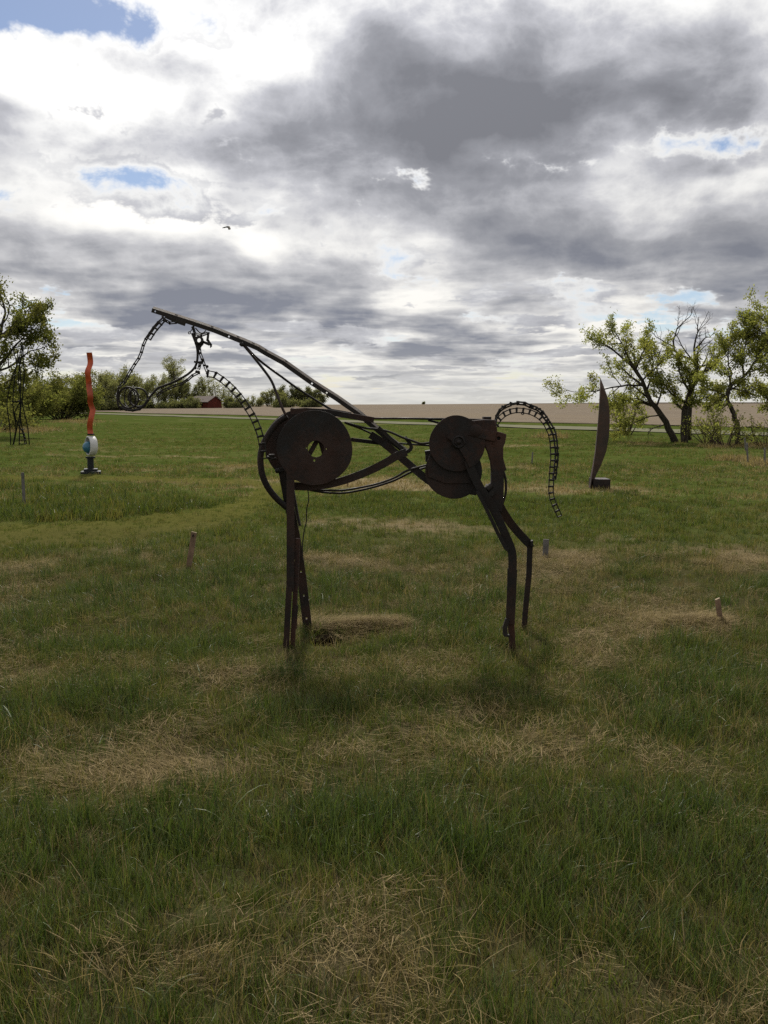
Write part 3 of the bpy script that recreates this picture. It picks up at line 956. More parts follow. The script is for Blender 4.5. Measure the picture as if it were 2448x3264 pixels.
b = MB(); b.box(at(1367, 1444, YM + 0.05), (W(12), 0, 0.004), (0, 0.03, 0), (-0.003, 0, W(9))); b.box(at(1364, 1462, YM + 0.03), (W(8), 0, 0), (0, 0.02, 0), (0, 0, W(10)))
b.build('hip_bracket', M_IRON, horse, 0.003)
hrod('hip_spring', [(1602, 1496), (1610, 1520), (1613, 1548), (1611, 1576), (1601, 1606), (1590, 1615)], YN + 0.10, 8, M_RUST)
b = MB(); b.cyl(at(1558, 1554, YN + 0.03), (0.6, 0.2, 0.5), 0.022, 0.04, 6); b.build('hock_nut', M_IRON, horse)
b = MB(); b.cyl(at(1566, 1572, YN + 0.02), (0, 1, 0), 0.018, 0.04, 6); b.build('hock_nut', M_IRON, horse)

# --- hind legs
b = MB(); ql = smooth_path(P([(1492, 1466), (1504, 1502), (1531, 1556), (1566, 1610), (1592, 1662), (1614, 1712), (1630, 1752), (1634, 1790), (1632, 1840)], YN), 3)
b.bar(ql, W(27, YN), 0.012)
b.build('hind_thigh', M_RUST, horse, 0.0015)
hbar('thigh_flange', [(1520, 1565), (1541, 1603), (1562, 1646), (1586, 1698), (1612, 1748), (1620, 1753)], YN - 0.022, 11, 0.035, M_RUST)
b = MB(); b.bar(P([(1632, 1812), (1630, 1890), (1626, 1990)], YN - 0.006), W(29, YN), 0.012)
b.bar([p + Vector((W(12), 0.02, 0)) for p in P([(1634, 1816), (1631, 1890), (1626, 1990)], YN - 0.006)], 0.009, 0.045)
b.build('hind_shank', M_RUST, horse, 0.0015)
b = MB(); b.bar(P([(1627, 1960), (1631, 2020), (1635, 2096)], YN + 0.008), W(21, YN), 0.012); b.build('hind_foot', M_RUST_RED, horse, 0.0015)
b = MB(); b.bar(P([(1618, 1972), (1609, 2000), (1611, 2024)], YN - 0.014), W(15, YN), 0.022); b.bar(P([(1606, 2024), (1625, 2026)], YN - 0.014), W(7), 0.03)
b.build('fetlock_strap', M_IRON, horse, 0.003)
hbar('hind_thigh', [(1568, 1560), (1600, 1625), (1628, 1668), (1660, 1706), (1691, 1738)], [YF - .1, YF - .06, YF - .03, YF - .01, YF], 27, 0.012, M_RUST, 3)
b = MB(); b.bar(P([(1690, 1734), (1688, 1760), (1686, 1830), (1677, 1920), (1668, 2030)], YF), W(17.5, YF), 0.012)
b.bar([p + Vector((W(8), 0.02, 0)) for p in P([(1690, 1734), (1688, 1760), (1686, 1830), (1677, 1920), (1668, 2030)], YF)], 0.008, 0.04)
b.build('hind_shank', M_RUST, horse, 0.0015)
b = MB(); b.box(at(1694, 1731, YF - 0.01), (W(4), 0, 0.002), (0, 0.02, 0), (0.0, 0, W(9))); b.cyl(at(1696, 1739, YF - 0.01), (1, 0, 0), 0.01, 0.02, 6)
b.build('hock_plate', M_IRON, horse, 0.001)

# --- tail: two lengths of chain side by side
chain('tail_chain', [(1580, 1352), (1586, 1344), (1597, 1328), (1618, 1315), (1642, 1308), (1674, 1309.5), (1699, 1317), (1721, 1329.5), (1739, 1349), (1750, 1371), (1758, 1393), (1761, 1418), (1762.5, 1447), (1762.5, 1469),
                     (1760, 1490), (1758, 1516), (1758, 1537), (1755.5, 1559), (1758, 1581), (1764, 1602), (1773.5, 1622), (1786, 1650)], YM, LINK_MID, 0.0425, 0.05, 0.06)
chain('tail_chain', [(1579, 1347), (1586, 1318), (1604, 1300), (1629, 1289), (1650, 1285), (1673, 1287), (1697, 1298), (1718, 1306), (1731, 1320), (1744, 1340), (1758, 1362), (1767, 1385), (1771, 1404), (1773, 1429), (1775, 1448), (1773, 1472),
                     (1770, 1498), (1768, 1520), (1763, 1542)], YM + 0.035, LINK_MID, 0.0425, 1.1, 0.12)
rng = random.Random(4)
for (x, y) in [(1603, 1297), (1629, 1286), (1651, 1282), (1673, 1285), (1697, 1296), (1719, 1304), (1731, 1318), (1746, 1339), (1776, 1450), (1772, 1473), (1771, 1497), (1768, 1520), (1776, 1428)]:
    c = at(x, y, YM + 0.03); a = rng.uniform(-0.5, 0.5)
    b = MB(); b.box(c, (0.010, 0.0, 0.010 * a), (0, 0.008, 0), (-0.008 * a, 0, 0.008)); b.build('link_hook', M_IRON, horse)
b = MB(); b.ring(at(1666, 1317, YM - 0.02), (0.1, 1, 0), W(4.2), W(1.5), 14, 6); b.build('tail_ring', M_IRON, horse)


# ------------------------------------------------------------------ other sculptures
def plain(name, col, rough=0.6, spec=0.4, var=0.25, scale=8.0):
    def fn(g, out):
        co = obco(g); n = g.noise(co, scale, 5, 0.6); n2 = g.noise(co, scale * 7, 3, 0.6)
        c = g.mix(g.smooth(n, 0.35, 0.7), [q * (1 - var) for q in col], [min(1, q * (1 + var * 0.6)) for q in col])
        c = g.mix(g.smooth(n2, 0.62, 0.8, 0, 0.35), c, [q * 0.45 for q in col])
        principled(g, out, c, g.lin(n, 0.3, 0.7, rough * 0.85, min(1, rough * 1.2)), spec, 0, n2, 0.2, 0.003)
    return mat(name, fn)


M_ORANGE = plain('orange_paint', (0.46, 0.078, 0.028), 0.55, 0.3, 0.4, 4)
M_WHITE = plain('white_paint', (0.52, 0.51, 0.50), 0.55, 0.4, 0.12, 9)
M_BLUE = plain('blue_paint', (0.022, 0.12, 0.19), 0.35, 0.5, 0.2, 9)
M_ROD = plain('black_rod', (0.011, 0.011, 0.008), 0.85, 0.12, 0.3, 9)
M_BLACK = plain('black_paint', (0.010, 0.012, 0.013), 0.6, 0.3, 0.3, 9)
M_WOOD = plain('stake_wood', (0.20, 0.130, 0.085), 0.85, 0.2, 0.35, 14)
M_WOOD_GREY = plain('grey_stake_wood', (0.14, 0.13, 0.12), 0.9, 0.2, 0.35, 14)
M_CUT = plain('fresh_cut_wood', (0.26, 0.20, 0.13), 0.9, 0.2, 0.1, 20)
M_INK = plain('black_marker_ink', (0.006, 0.006, 0.006), 0.6, 0.3, 0.1, 20)
M_BLADE_IRON = rust('folded_blade_rust', (0.030, 0.020, 0.016), (0.060, 0.034, 0.025), (0.085, 0.040, 0.026), 0.5, 5)

# orange ribbon with the white eye, on a black pipe
g0 = ground_at(290, 1511)
YO = g0.y
rib = root('ribbon_sculpture', g0, 'tall wavy orange ribbon sculpture over a white and blue eye on black pipe', 'sculpture')


def at6(u, v, Y):
    return at(u * 0.3618, 850 + v * 0.3618, Y)


z_top = at6(790, 757, YO).z; z_bot = at6(795, 1472, YO).z
xs = [(757, 790), (850, 796), (925, 782), (1000, 787), (1065, 790), (1145, 796), (1200, 796), (1262, 808), (1320, 802), (1395, 793), (1472, 797)]
path = smooth_path([at6(794 + (u - 794) * 1.7, v, YO) for v, u in xs], 6)
wv = W(9.5, YO)
b = MB(); vs = []; n = len(path); fs = []
for i, p in enumerate(path):
    v = 757 + (1472 - 757) * (z_top - p.z) / (z_top - z_bot)
    dy = -0.06 * math.cos((v - 930) / 204.0 * 2 * math.pi)
    p = p + Vector((p.x * dy / p.y, 0, 0))
    for th in (0.0, 0.008):
        vs.append((p.x - wv, p.y + dy + th, p.z)); vs.append((p.x + wv, p.y + dy + th - 0.03, p.z))
for i in range(n - 1):
    a, c = 4 * i, 4 * i + 4
    fs += [(a, a + 1, c + 1, c), (a + 2, c + 2, c + 3, a + 3), (a, c, c + 2, a + 2), (a + 1, a + 3, c + 3, c + 1)]
fs += [(0, 2, 3, 1), (4 * n - 4, 4 * n - 3, 4 * n - 1, 4 * n - 2)]
b.add(vs, fs, False); o = b.build('ribbon', M_ORANGE, rib)
b = MB(); b.bar([at6(775, 1478, YO), at6(826, 1478, YO)], W(5, YO), 0.10); b.build('joint_plate', M_RUST, rib)
# white rim: short wide hoop seen at an angle, open at the front with the blue ball inside
c = at6(803, 1578, YO); ax = Vector((-0.80, -0.60, 0.02)).normalized()
rr = W(31, YO); hw = 0.085
prof = [(rr * 0.90, -hw), (rr, -hw * 0.8), (rr * 1.02, 0), (rr, hw * 0.8), (rr * 0.90, hw), (rr * 0.86, hw * 0.8), (rr * 0.86, -hw * 0.8), (rr * 0.90, -hw)]
b = MB(); b.lathe(c, ax, prof, 40); b.build('white_rim', M_WHITE, rib)
b = MB(); b.lathe(c, ax, [(0.0001, -hw * 0.62), (rr * 0.87, -hw * 0.6), (rr * 0.87, -hw * 0.5), (0.0001, -hw * 0.5)], 30); b.build('back_plate', M_WHITE, rib)
cb = c + ax * 0.055 + Vector((0, 0, -0.035)); rb = rr * 0.62
b = MB(); b.lathe(cb, ax, [(rb * math.cos(t), rb * math.sin(t)) for t in [math.pi * (-0.5 + k / 12) for k in range(13)]], 26); b.build('blue_ball', M_BLUE, rib)
zg = gzf(g0.x, g0.y)
zf = at6(800, 1672, YO).z
b = MB(); b.cyl((g0.x, YO, (zf + zg) / 2), (0, 0, 1), W(9.8, YO), zf - zg, 24); b.build('pipe', M_BLACK, rib)
b = MB(); b.cyl((g0.x, YO, zf - 0.02), (0, 0, 1), W(15, YO), 0.035, 24); b.build('flange', M_BLACK, rib)
b = MB()
b.box((g0.x, YO, zg + 0.085), (W(20, YO), 0.04, 0), (-0.04, W(20, YO), 0), (0, 0, 0.03))
b.box((g0.x, YO, zg + 0.03), (W(29, YO), 0.06, 0), (-0.06, W(29, YO), 0), (0, 0, 0.03))
b.build('base_plate', M_BLACK, rib, 0.004)

# curved rusty blade with its box foot
g1 = ground_at(1905, 1556); YB = g1.y
bl = root('blade_sculpture', g1, 'tall curved rusty steel blade standing on a small box before the right trees', 'sculpture')


def at7(u, v, Y):
    return at(1780 + u * 0.40265, 920 + v * 0.40265, Y)


vv = [705, 770, 850, 950, 1050, 1180, 1290, 1390, 1470, 1545, 1590]
le = [330, 327, 324, 319, 311, 299, 287, 270, 254, 243, 238]
ri = [331, 336, 330, 322, 315, 304, 294, 279, 266, 256, 250]
re = [332, 358, 387, 404, 408, 400, 379, 342, 302, 272, 262]
b = MB(); vs = []
for v, a, r_, e in zip(vv, le, ri, re):
    k = 1.0 if v > 705 else 0.1
    vs += [at7(a, v, YB + 0.10 * k), at7(r_, v, YB - 0.03 * k), at7(e, v, YB + 0.05 * k), at7((r_ + e) / 2, v, YB + 0.12 * k)]
n = len(vv); fs = []
for i in range(n - 1):
    for k in range(4):
        l = (k + 1) % 4
        fs.append((4 * i + k, 4 * i + l, 4 * i + 4 + l, 4 * i + 4 + k))
fs += [(0, 3, 2, 1), tuple(4 * n - 4 + k for k in range(4))]
b.add(vs, fs); b.build('blade', M_BLADE_IRON, bl, 0.002)
b = MB(); p0 = at7(272, 1507, YB + 0.02); p1 = at7(407, 1507, YB + 0.02); zb = gzf(g1.x, g1.y) - 0.02
b.abox(p0.x, p1.x, YB - 0.04, YB + 0.34, zb, p0.z); b.build('box_foot', M_RUST, bl, 0.004)

# tower of thin black rods at the far left
g2 = ground_at(62, 1418); YT = g2.y
tw = root('rod_tower', g2, 'open tower of thin black bent rods standing at the far left edge', 'sculpture')
rods = [([(95, 1572), (88, 1440), (66, 1270), (62, 1190), (78, 1090), (112, 960), (146, 865), (132, 790), (108, 705)], -0.3),
        ([(113, 1572), (128, 1500), (140, 1400), (120, 1290), (114, 1190), (128, 1000), (140, 900), (170, 800), (188, 700)], 0.3),
        ([(168, 1578), (172, 1460), (180, 1300), (186, 1195), (168, 1060), (164, 980), (176, 860), (192, 760), (196, 690)], -0.4),
        ([(240, 1578), (214, 1480), (190, 1400), (180, 1300), (176, 1195), (182, 1060), (178, 900), (160, 800), (150, 720)], 0.4),
        ([(260, 1580), (244, 1420), (216, 1290), (196, 1195), (206, 1060), (212, 940), (204, 800), (206, 700)], -0.1),
        ([(222, 1572), (200, 1460), (160, 1390), (130, 1300), (160, 1220), (180, 1190)], 0.1),
        ([(120, 1570), (150, 1420), (168, 1330), (186, 1200)], 0.2)]
for pts, dy in rods:
    b = MB(); b.tube(smooth_path([at6(u, v, YT + dy * (0.3 + 0.7 * abs(v - 1190) / 400)) for u, v in pts], 5), W(1.8, YT), 6)
    b.build('rod', M_ROD, tw)
for v in (1430, 1466, 1495, 1525, 1558):
    b = MB(); b.tube([at6(170, v, YT - .3), at6(190, v + 6, YT - .3), at6(212 + (v - 1430) * .12, v, YT + 0.1)], W(1.5, YT), 6); b.build('rung', M_ROD, tw)
b = MB(); b.tube([at6(110, 1190, YT), at6(150, 1192, YT - .2), at6(196, 1190, YT), at6(160, 1186, YT + .2)], W(2.4, YT), 6, closed=True); b.build('tie_hoop', M_ROD, tw)


# ------------------------------------------------------------------ stakes and posts
STAKES = []


def stake(name, top, bot, wpx, thick, m, label, cat='stake', grp='marker stakes in the meadow', cap=None, tilt=0.0):
    g_ = ground_at(*bot); Y = g_.y
    STAKES.append((g_.x, g_.y))
    r_ = root(name, g_, label, cat, grp)
    t = at(top[0], top[1], Y); w = W(wpx, Y) / 2
    ax = (t - g_).normalized(); sd = Vector((ax.z, 0, -ax.x))
    b = MB(); L = (t - g_).length
    h = 6; vs = []; rng = random.Random(int(top[0]))
    for i in range(h + 1):
        c = g_ - ax * 0.06 + ax * (L + 0.06) * i / h
        for sx, sy in ((-1, -1), (1, -1), (1, 1), (-1, 1)):
            vs.append(c + sd * w * sx * (1 + rng.uniform(-.05, .05)) + Vector((0, thick / 2 * sy, 0)) + (ax * tilt * sx if i == h else Vector()))
    fs = [(4 * i + k, 4 * i + (k + 1) % 4, 4 * i + 4 + (k + 1) % 4, 4 * i + 4 + k) for i in range(h) for k in range(4)] + [(3, 2, 1, 0), tuple(4 * h + k for k in range(4))]
    b.add(vs, fs); b.build('shaft', m, r_, 0.001)
    if cap is not None:
        b = MB(); b.box(t + ax * 0.0035, sd * w * 0.98 + ax * tilt, (0, thick / 2 * 0.98, 0), ax * 0.003); b.build('cut_end', cap, r_)
    return r_, t, ax, sd, w, Y, thick


s6 = stake('marker_stake', (618.5, 1698), (601, 1818), 17.5, 0.016, M_WOOD, 'brown wooden marker stake with a black number six, left of the horse', cap=M_CUT, tilt=-0.002)
r_, t, ax, sd, w, Y, th = s6
yf = Y - th / 2 - 0.0025
c6 = t - ax * 0.034 - sd * w * 0.02; c6.y = yf
b = MB(); R6 = 0.0068
b.tube([c6 + Vector((R6 * math.cos(k * 2 * math.pi / 16), 0, R6 * 0.95 * math.sin(k * 2 * math.pi / 16))) for k in range(16)], 0.0022, 6, closed=True)
b.tube(smooth_path([c6 + Vector((-R6, 0, 0.0005)), c6 + Vector((-R6 * 0.7, 0, 0.008)), c6 + Vector((R6 * 0.1, 0, 0.015)), c6 + Vector((R6 * 0.8, 0, 0.021))], 4), 0.0022, 6)
b.build('painted_six', M_INK, r_)
stake('marker_stake', (72, 1506), (77, 1614), 8.5, 0.02, M_WOOD_GREY, 'thin grey wooden stake in the mown turf at the left edge', cap=None)
stake('marker_stake', (1741, 1719), (1738, 1779), 18, 0.018, M_WOOD_GREY, 'short grey board stake behind the hind leg of the iron horse')
stake('marker_stake', (2287, 1911), (2296, 1998), 15, 0.02, M_WOOD, 'leaning brown stake beside a heap of straw near the right edge', cap=M_CUT, tilt=0.004)
stake('marker_stake', (1109, 1532), (1108, 1556), 4.5, 0.02, M_WOOD, 'tiny far stake seen under the belly of the iron horse')
stake('marker_stake', (1698, 1441), (1695, 1481), 4.2, 0.02, M_WOOD_GREY, 'thin dark stick in the grass between horse and chain tail')
for top, bot, lab in (((2381, 1412), (2384, 1476), 'dark thin fence post beneath the right trees, left of the pair'),
                      ((2438, 1428), (2437, 1486), 'dark thin fence post nearest the right edge of the view'),
                      ((2374, 1396), (2377, 1436), 'slim dark fence post furthest back under the right trees')):
    stake('fence_post', top, bot, 4.6, 0.035, M_WOOD_GREY, lab, 'post', 'fence posts under the right trees')

# ------------------------------------------------------------------ burrow under the straw heap
def burrow():
    c = BURROW.copy(); c.z = gzf(c.x, c.y)
    ax = Vector((0.25, 1, -0.22)).normalized(); sx = ax.cross(Vector((0, 0, 1))).normalized(); uz = sx.cross(ax)
    rng = random.Random(3); n = 20
    prof = [(1.9, -0.02), (1.45, -0.035), (1.12, -0.03), (1.0, 0.0), (0.96, 0.06), (0.9, 0.16), (0.75, 0.3), (0.05, 0.34)]
    vs = []; fs = []
    for k in range(n):
        a = 2 * math.pi * k / n
        for i, (r, t) in enumerate(prof):
            q = r * (1 + rng.uniform(-0.10, 0.10) * (1 if i < 5 else 0.3))
            vs.append(c + Vector((0, 0.02, 0.035)) + sx * math.cos(a) * q * 0.075 + uz * math.sin(a) * q * 0.042 + ax * t)
    m = len(prof)
    for k in range(n):
        for i in range(m - 1):
            l = (k + 1) % n
            fs.append((k * m + i, k * m + i + 1, l * m + i + 1, l * m + i))
    b = MB(); b.add(vs, fs, True)
    o = b.build('burrow', plain('burrow_soil', (0.030, 0.022, 0.014), 1.0, 0.0, 0.4, 40))
    tag(o, 'dark animal burrow opening under matted straw behind the front legs', 'burrow')


burrow()

# ------------------------------------------------------------------ red barn on the far side of the field
def barn():
    D = 300.0
    c = at(655, 1291, D); gx, gy = c.x, c.y; zg = gzf(gx, gy)
    r_ = root('barn', (gx, gy, zg), 'small weathered red barn with grey gable roof before the far trees', 'barn')
    a = R(-38); L, Wd, H, RH = 4.7, 3.1, 2.1, 1.75
    ux = Vector((math.cos(a), math.sin(a), 0)); uy = Vector((-math.sin(a), math.cos(a), 0)); O = Vector((gx, gy, zg - 0.3)); Z = Vector((0, 0, 1))
    pt = lambda x, y, z: O + ux * x + uy * y + Z * z
    m_red = plain('barn_red_boards', (0.115, 0.024, 0.017), 0.9, 0.2, 0.35, 1.2)
    m_roof = plain('barn_grey_shingles', (0.115, 0.090, 0.080), 0.95, 0.2, 0.3, 0.9)
    m_dark = plain('barn_dark_opening', (0.012, 0.010, 0.009), 0.9, 0.1, 0.1, 1)
    b = MB(); vs = []
    for x in (-L, L): vs += [pt(x, -Wd, 0), pt(x, -Wd, H + .3), pt(x, 0, H + RH + .3), pt(x, Wd, H + .3), pt(x, Wd, 0)]
    b.add(vs, [(0, 1, 2, 3, 4), (9, 8, 7, 6, 5), (0, 5, 6, 1), (4, 3, 8, 9), (0, 4, 9, 5), (1, 6, 7, 2), (2, 7, 8, 3)])
    b.build('wall', m_red, r_)
    b = MB()
    for s in (-1, 1):
        e0 = pt(0, s * (Wd + 0.45), H + .3 - 0.45 * RH / Wd + 0.12); e1 = pt(0, 0, H + RH + .3 + 0.12)
        mid = (e0 + e1) / 2; sl = (e1 - e0) / 2; nn = ux.cross(sl).normalized()
        b.box(mid, ux * (L + 0.5), sl, nn * 0.09)
    b.build('roof', m_roof, r_)
    b = MB(); b.box(pt(-L - 0.03, 0, 1.35), ux * 0.05, uy * 1.0, Z * 1.2); b.build('door', m_dark, r_)
    for x in (-1.8, 1.8):
        b = MB(); b.box(pt(x, -Wd - 0.03, 1.5), ux * 0.45, uy * 0.05, Z * 0.4); b.build('window', m_dark, r_)


barn()

# ------------------------------------------------------------------ bird
def bird():
    Y = 34.0
    def q(u, v, dy=0.0): return at(680 + u * 0.04822, 700 + v * 0.04822, Y + dy)
    c = q(960, 490)
    b = MB()
    # body, head and tail as one skin, wings grown from its sides
    sp = [(q(1110, 505, -0.05), 0.006), (q(1080, 495, -0.05), 0.022), (q(1040, 490, -0.03), 0.026), (q(980, 488, 0), 0.034), (q(900, 490, 0.05), 0.028), (q(850, 492, 0.1), 0.016), (q(815, 494, 0.14), 0.018)]
    b.tube([p for p, _ in sp], [r for _, r in sp], 10)
    def wing(pts):
        n = len(pts); vs = []
        for le, te in pts:
            le, te = Vector(le), Vector(te); m_ = (le + te) / 2 + Vector((0, 0, 0.006))
            vs += [le, m_, te, (le + te) / 2 - Vector((0, 0, 0.004))]
        fs = []
        for i in range(n - 1):
            for k in range(4):
                l = (k + 1) % 4; fs.append((4 * i + k, 4 * i + l, 4 * i + 4 + l, 4 * i + 4 + k))
        fs += [(3, 2, 1, 0), tuple(4 * n - 4 + k for k in range(4))]
        b.add(vs, fs, True)
    wing([(q(1010, 470, 0.0), q(900, 500, 0.05)), (q(880, 440, 0.15), q(850, 530, 0.18)), (q(740, 475, 0.25), q(740, 560, 0.28)), (q(650, 505, 0.32), q(640, 560, 0.33)), (q(580, 560, 0.36), q(585, 572, 0.36))])
    wing([(q(1060, 460, -0.05), q(960, 500, 0.0)), (q(1105, 500, -0.12), q(960, 550, -0.1)), (q(1140, 570, -0.18), q(975, 600, -0.16)), (q(1150, 620, -0.22), q(985, 650, -0.2)), (q(1110, 660, -0.24), q(1010, 668, -0.23))])
    o = b.build('bird', plain('bird_plumage', (0.075, 0.066, 0.04), 0.8, 0.2, 0.4, 20))
    tag(o, 'small dark bird gliding alone below the clouds at the upper left', 'bird')


bird()


# ------------------------------------------------------------------ trees
def bark_fn(c0, c1):
    def fn(g, out):
        co = obco(g); n = g.noise(g.v('MULTIPLY', co, (1, 1, 0.3)), 14, 5, 0.65)
        principled(g, out, g.mix(g.smooth(n, 0.35, 0.7), c0, c1), 0.95, 0.15, 0, n, 0.8, 0.03)
    return fn


def leaf_fn(c0, c1, c2, trans=0.45):
    def fn(g, out):
        ri = g.n.new('ShaderNodeNewGeometry').outputs['Random Per Island']
        n = g.noise(obco(g), 0.9, 3, 0.5)
        c = g.mix(ri, c0, c1); c = g.mix(g.smooth(n, 0.42, 0.62, 0, 0.8), c, c2)
        d = g.n.new('ShaderNodeBsdfDiffuse'); g.l.new(c, d.inputs[0])
        t = g.n.new('ShaderNodeBsdfTranslucent'); g.l.new(g.mix(1.0, c, (1.5, 1.5, 0.9), 'MULTIPLY'), t.inputs[0])
        ms = g.n.new('ShaderNodeMixShader'); ms.inputs[0].default_value = trans
        g.l.new(d.outputs[0], ms.inputs[1]); g.l.new(t.outputs[0], ms.inputs[2]); g.l.new(ms.outputs[0], out.inputs[0])
    return fn


M_BARK = mat('dark_bark', bark_fn((0.028, 0.023, 0.018), (0.075, 0.062, 0.048)))
M_BARK_RED = mat('reddish_bark', bark_fn((0.04, 0.026, 0.02), (0.085, 0.058, 0.042)))
M_LEAF = mat('spring_leaf', leaf_fn((0.14, 0.155, 0.045), (0.25, 0.26, 0.08), (0.19, 0.185, 0.06), 0.55))
M_LEAF_OLIVE = mat('olive_leaf', leaf_fn((0.080, 0.092, 0.028), (0.15, 0.155, 0.048), (0.115, 0.11, 0.04), 0.45))
M_LEAF_FAR = mat('far_leaf', leaf_fn((0.13, 0.138, 0.062), (0.215, 0.22, 0.105), (0.17, 0.163, 0.092), 0.5))
M_LEAF_FAR_D = mat('far_dark_leaf', leaf_fn((0.085, 0.094, 0.044), (0.15, 0.157, 0.070), (0.115, 0.113, 0.062), 0.45))


class Tree:
    def __init__(self, seed):
        self.r = random.Random(seed); self.w = MB(); self.tw = []     # tw: twig points for leaves

    def path(self, p, d, L, n, wob, up):
        pts = [p.copy()]; d = d.normalized()
        for i in range(n):
            d = (d + Vector((self.r.gauss(0, wob), self.r.gauss(0, wob), self.r.gauss(0, wob) + up))).normalized()
            p = p + d * (L / n); pts.append(p.copy())
        return pts

    def limb(self, pts, r0, r1, level, maxlevel, kids, ratio, spread=(30, 65), up=0.06, leafy=True, start=0.25, sides=7):
        n = len(pts)
        self.w.tube(pts, [r0 + (r1 - r0) * (i / (n - 1)) ** 0.8 for i in range(n)], max(3, sides - 2 * level), cap=level == 0)
        L = sum((b - a).length for a, b in zip(pts[:-1], pts[1:]))
        if level >= maxlevel:
            if leafy:
                for p, t in along(pts, max(0.05, L / 5)): self.tw.append((p, level))
            return
        for k in range(kids[min(level, len(kids) - 1)]):
            t = start + (1 - start) * ((k + self.r.random()) / kids[min(level, len(kids) - 1)])
            i = min(n - 2, int(t * (n - 1))); f = t * (n - 1) - i
            p = pts[i].lerp(pts[i + 1], f); d = (pts[i + 1] - pts[i]).normalized()
            o = d.orthogonal().normalized(); o.rotate(Matrix.Rotation(self.r.uniform(0, 6.283), 3, d))
            a = R(self.r.uniform(*spread)); nd = d * math.cos(a) + o * math.sin(a)
            rr = (r0 + (r1 - r0) * t) * self.r.uniform(0.45, 0.7)
            ll = L * ratio * self.r.uniform(0.65, 1.2) * (1.15 - 0.5 * t)
            q = self.path(p, nd, ll, 5 if level == 0 else 4, 0.16, up)
            self.limb(q, rr, max(0.003, rr * 0.3), level + 1, maxlevel, kids, ratio, spread, up, leafy, 0.25, sides)

    def leaves(self, n_per, size, spread):
        vs = []; fs = []
        for p, _ in self.tw:
            for k in range(self.r.choice([n_per, n_per, n_per + 1, max(1, n_per - 1)])):
                c = p + Vector((self.r.gauss(0, spread), self.r.gauss(0, spread), self.r.gauss(0, spread)))
                a = Vector((self.r.gauss(0, 1), self.r.gauss(0, 1), self.r.gauss(0, 1))).normalized()
                o = a.orthogonal().normalized(); o.rotate(Matrix.Rotation(self.r.uniform(0, 6.283), 3, a))
                s = size * self.r.uniform(0.6, 1.35); b = len(vs)
                nn = a.cross(o) * s * 0.18
                vs += [c - a * s, c + o * s * 0.5 + nn, c + a * s, c - o * s * 0.5 + nn]
                fs += [(b, b + 1, b + 2), (b, b + 2, b + 3)]
        m = MB(); m.add(vs, fs)
        return m

    def finish(self, name, base, label, cat, group, bark, leaf, n_per, size, spread):
        r_ = root(name, base, label, cat, group)
        self.w.build('trunk', bark, r_)
        if leaf is not None and self.tw: self.leaves(n_per, size, spread).build('crown', leaf, r_)
        return r_


def px_tree(name, label, base_px, limbs, seed, bark, leaf, n_per=4, size=0.06, spread=0.09, dyj=0.5, cat='tree', group=None, kids=(7, 5), ratio=0.42, maxlevel=2, extra=None, upb=0.06, spr=(28, 68)):
    """limbs: list of (pixels, root radius, end radius, depth swing, leafy)"""
    g_ = ground_at(*base_px); Y = g_.y
    T = Tree(seed)
    for k, (pts, r0, r1, sw, leafy) in enumerate(limbs):
        m = len(pts)
        q = [at(a, b, Y + sw * (i / (m - 1)) ** 1.2) for i, (a, b) in enumerate(pts)]
        if pts[0] == base_px:
            q[0] = g_ - Vector((0, 0, 0.08))
        q = smooth_path(q, 3)
        for p in q[2:]: p += Vector((T.r.gauss(0, 0.012), T.r.gauss(0, 0.02), T.r.gauss(0, 0.012)))
        T.limb(q, r0, r1, 0, maxlevel, kids, ratio, spr, upb, leafy, 0.30 if pts[0] == base_px else 0.12)
    return T.finish(name, g_, label, cat, group, bark, leaf, n_per, size, spread)


RG = 'trees along the right edge of the meadow'
# leaning tree, its limbs sweeping left over the blade sculpture
px_tree('leaning_tree', 'leafy tree leaning left over the curved blade, with low sweeping limbs', (2154, 1408),
        [([(2154, 1408), (2132, 1365), (2100, 1310), (2072, 1275), (2050, 1225), (2030, 1185), (1995, 1150), (1960, 1120), (1930, 1100)], .16, .02, -0.8, True),
         ([(2052, 1228), (2000, 1228), (1950, 1235), (1900, 1245), (1850, 1250), (1800, 1245)], .05, .008, -1.0, True),
         ([(2040, 1200), (2005, 1140), (1975, 1080), (1955, 1050)], .06, .008, 0.5, True),
         ([(2060, 1250), (2080, 1180), (2075, 1110), (2070, 1075)], .05, .01, 0.7, True),
         ([(2090, 1300), (2110, 1240), (2095, 1170), (2110, 1110)], .05, .01, -0.6, True),
         ([(2108, 1322), (2050, 1335), (2000, 1360), (1950, 1378)], .035, .006, 0.5, True),
         ([(2125, 1352), (2090, 1362), (2072, 1372), (2064, 1386)], .03, .01, -0.2, False),
         ([(2085, 1295), (2030, 1270), (1985, 1280), (1940, 1310)], .035, .006, 0.8, True)],
        5, M_BARK, M_LEAF, 6, 0.047, 0.085, kids=(11, 7), ratio=0.36, group=RG)
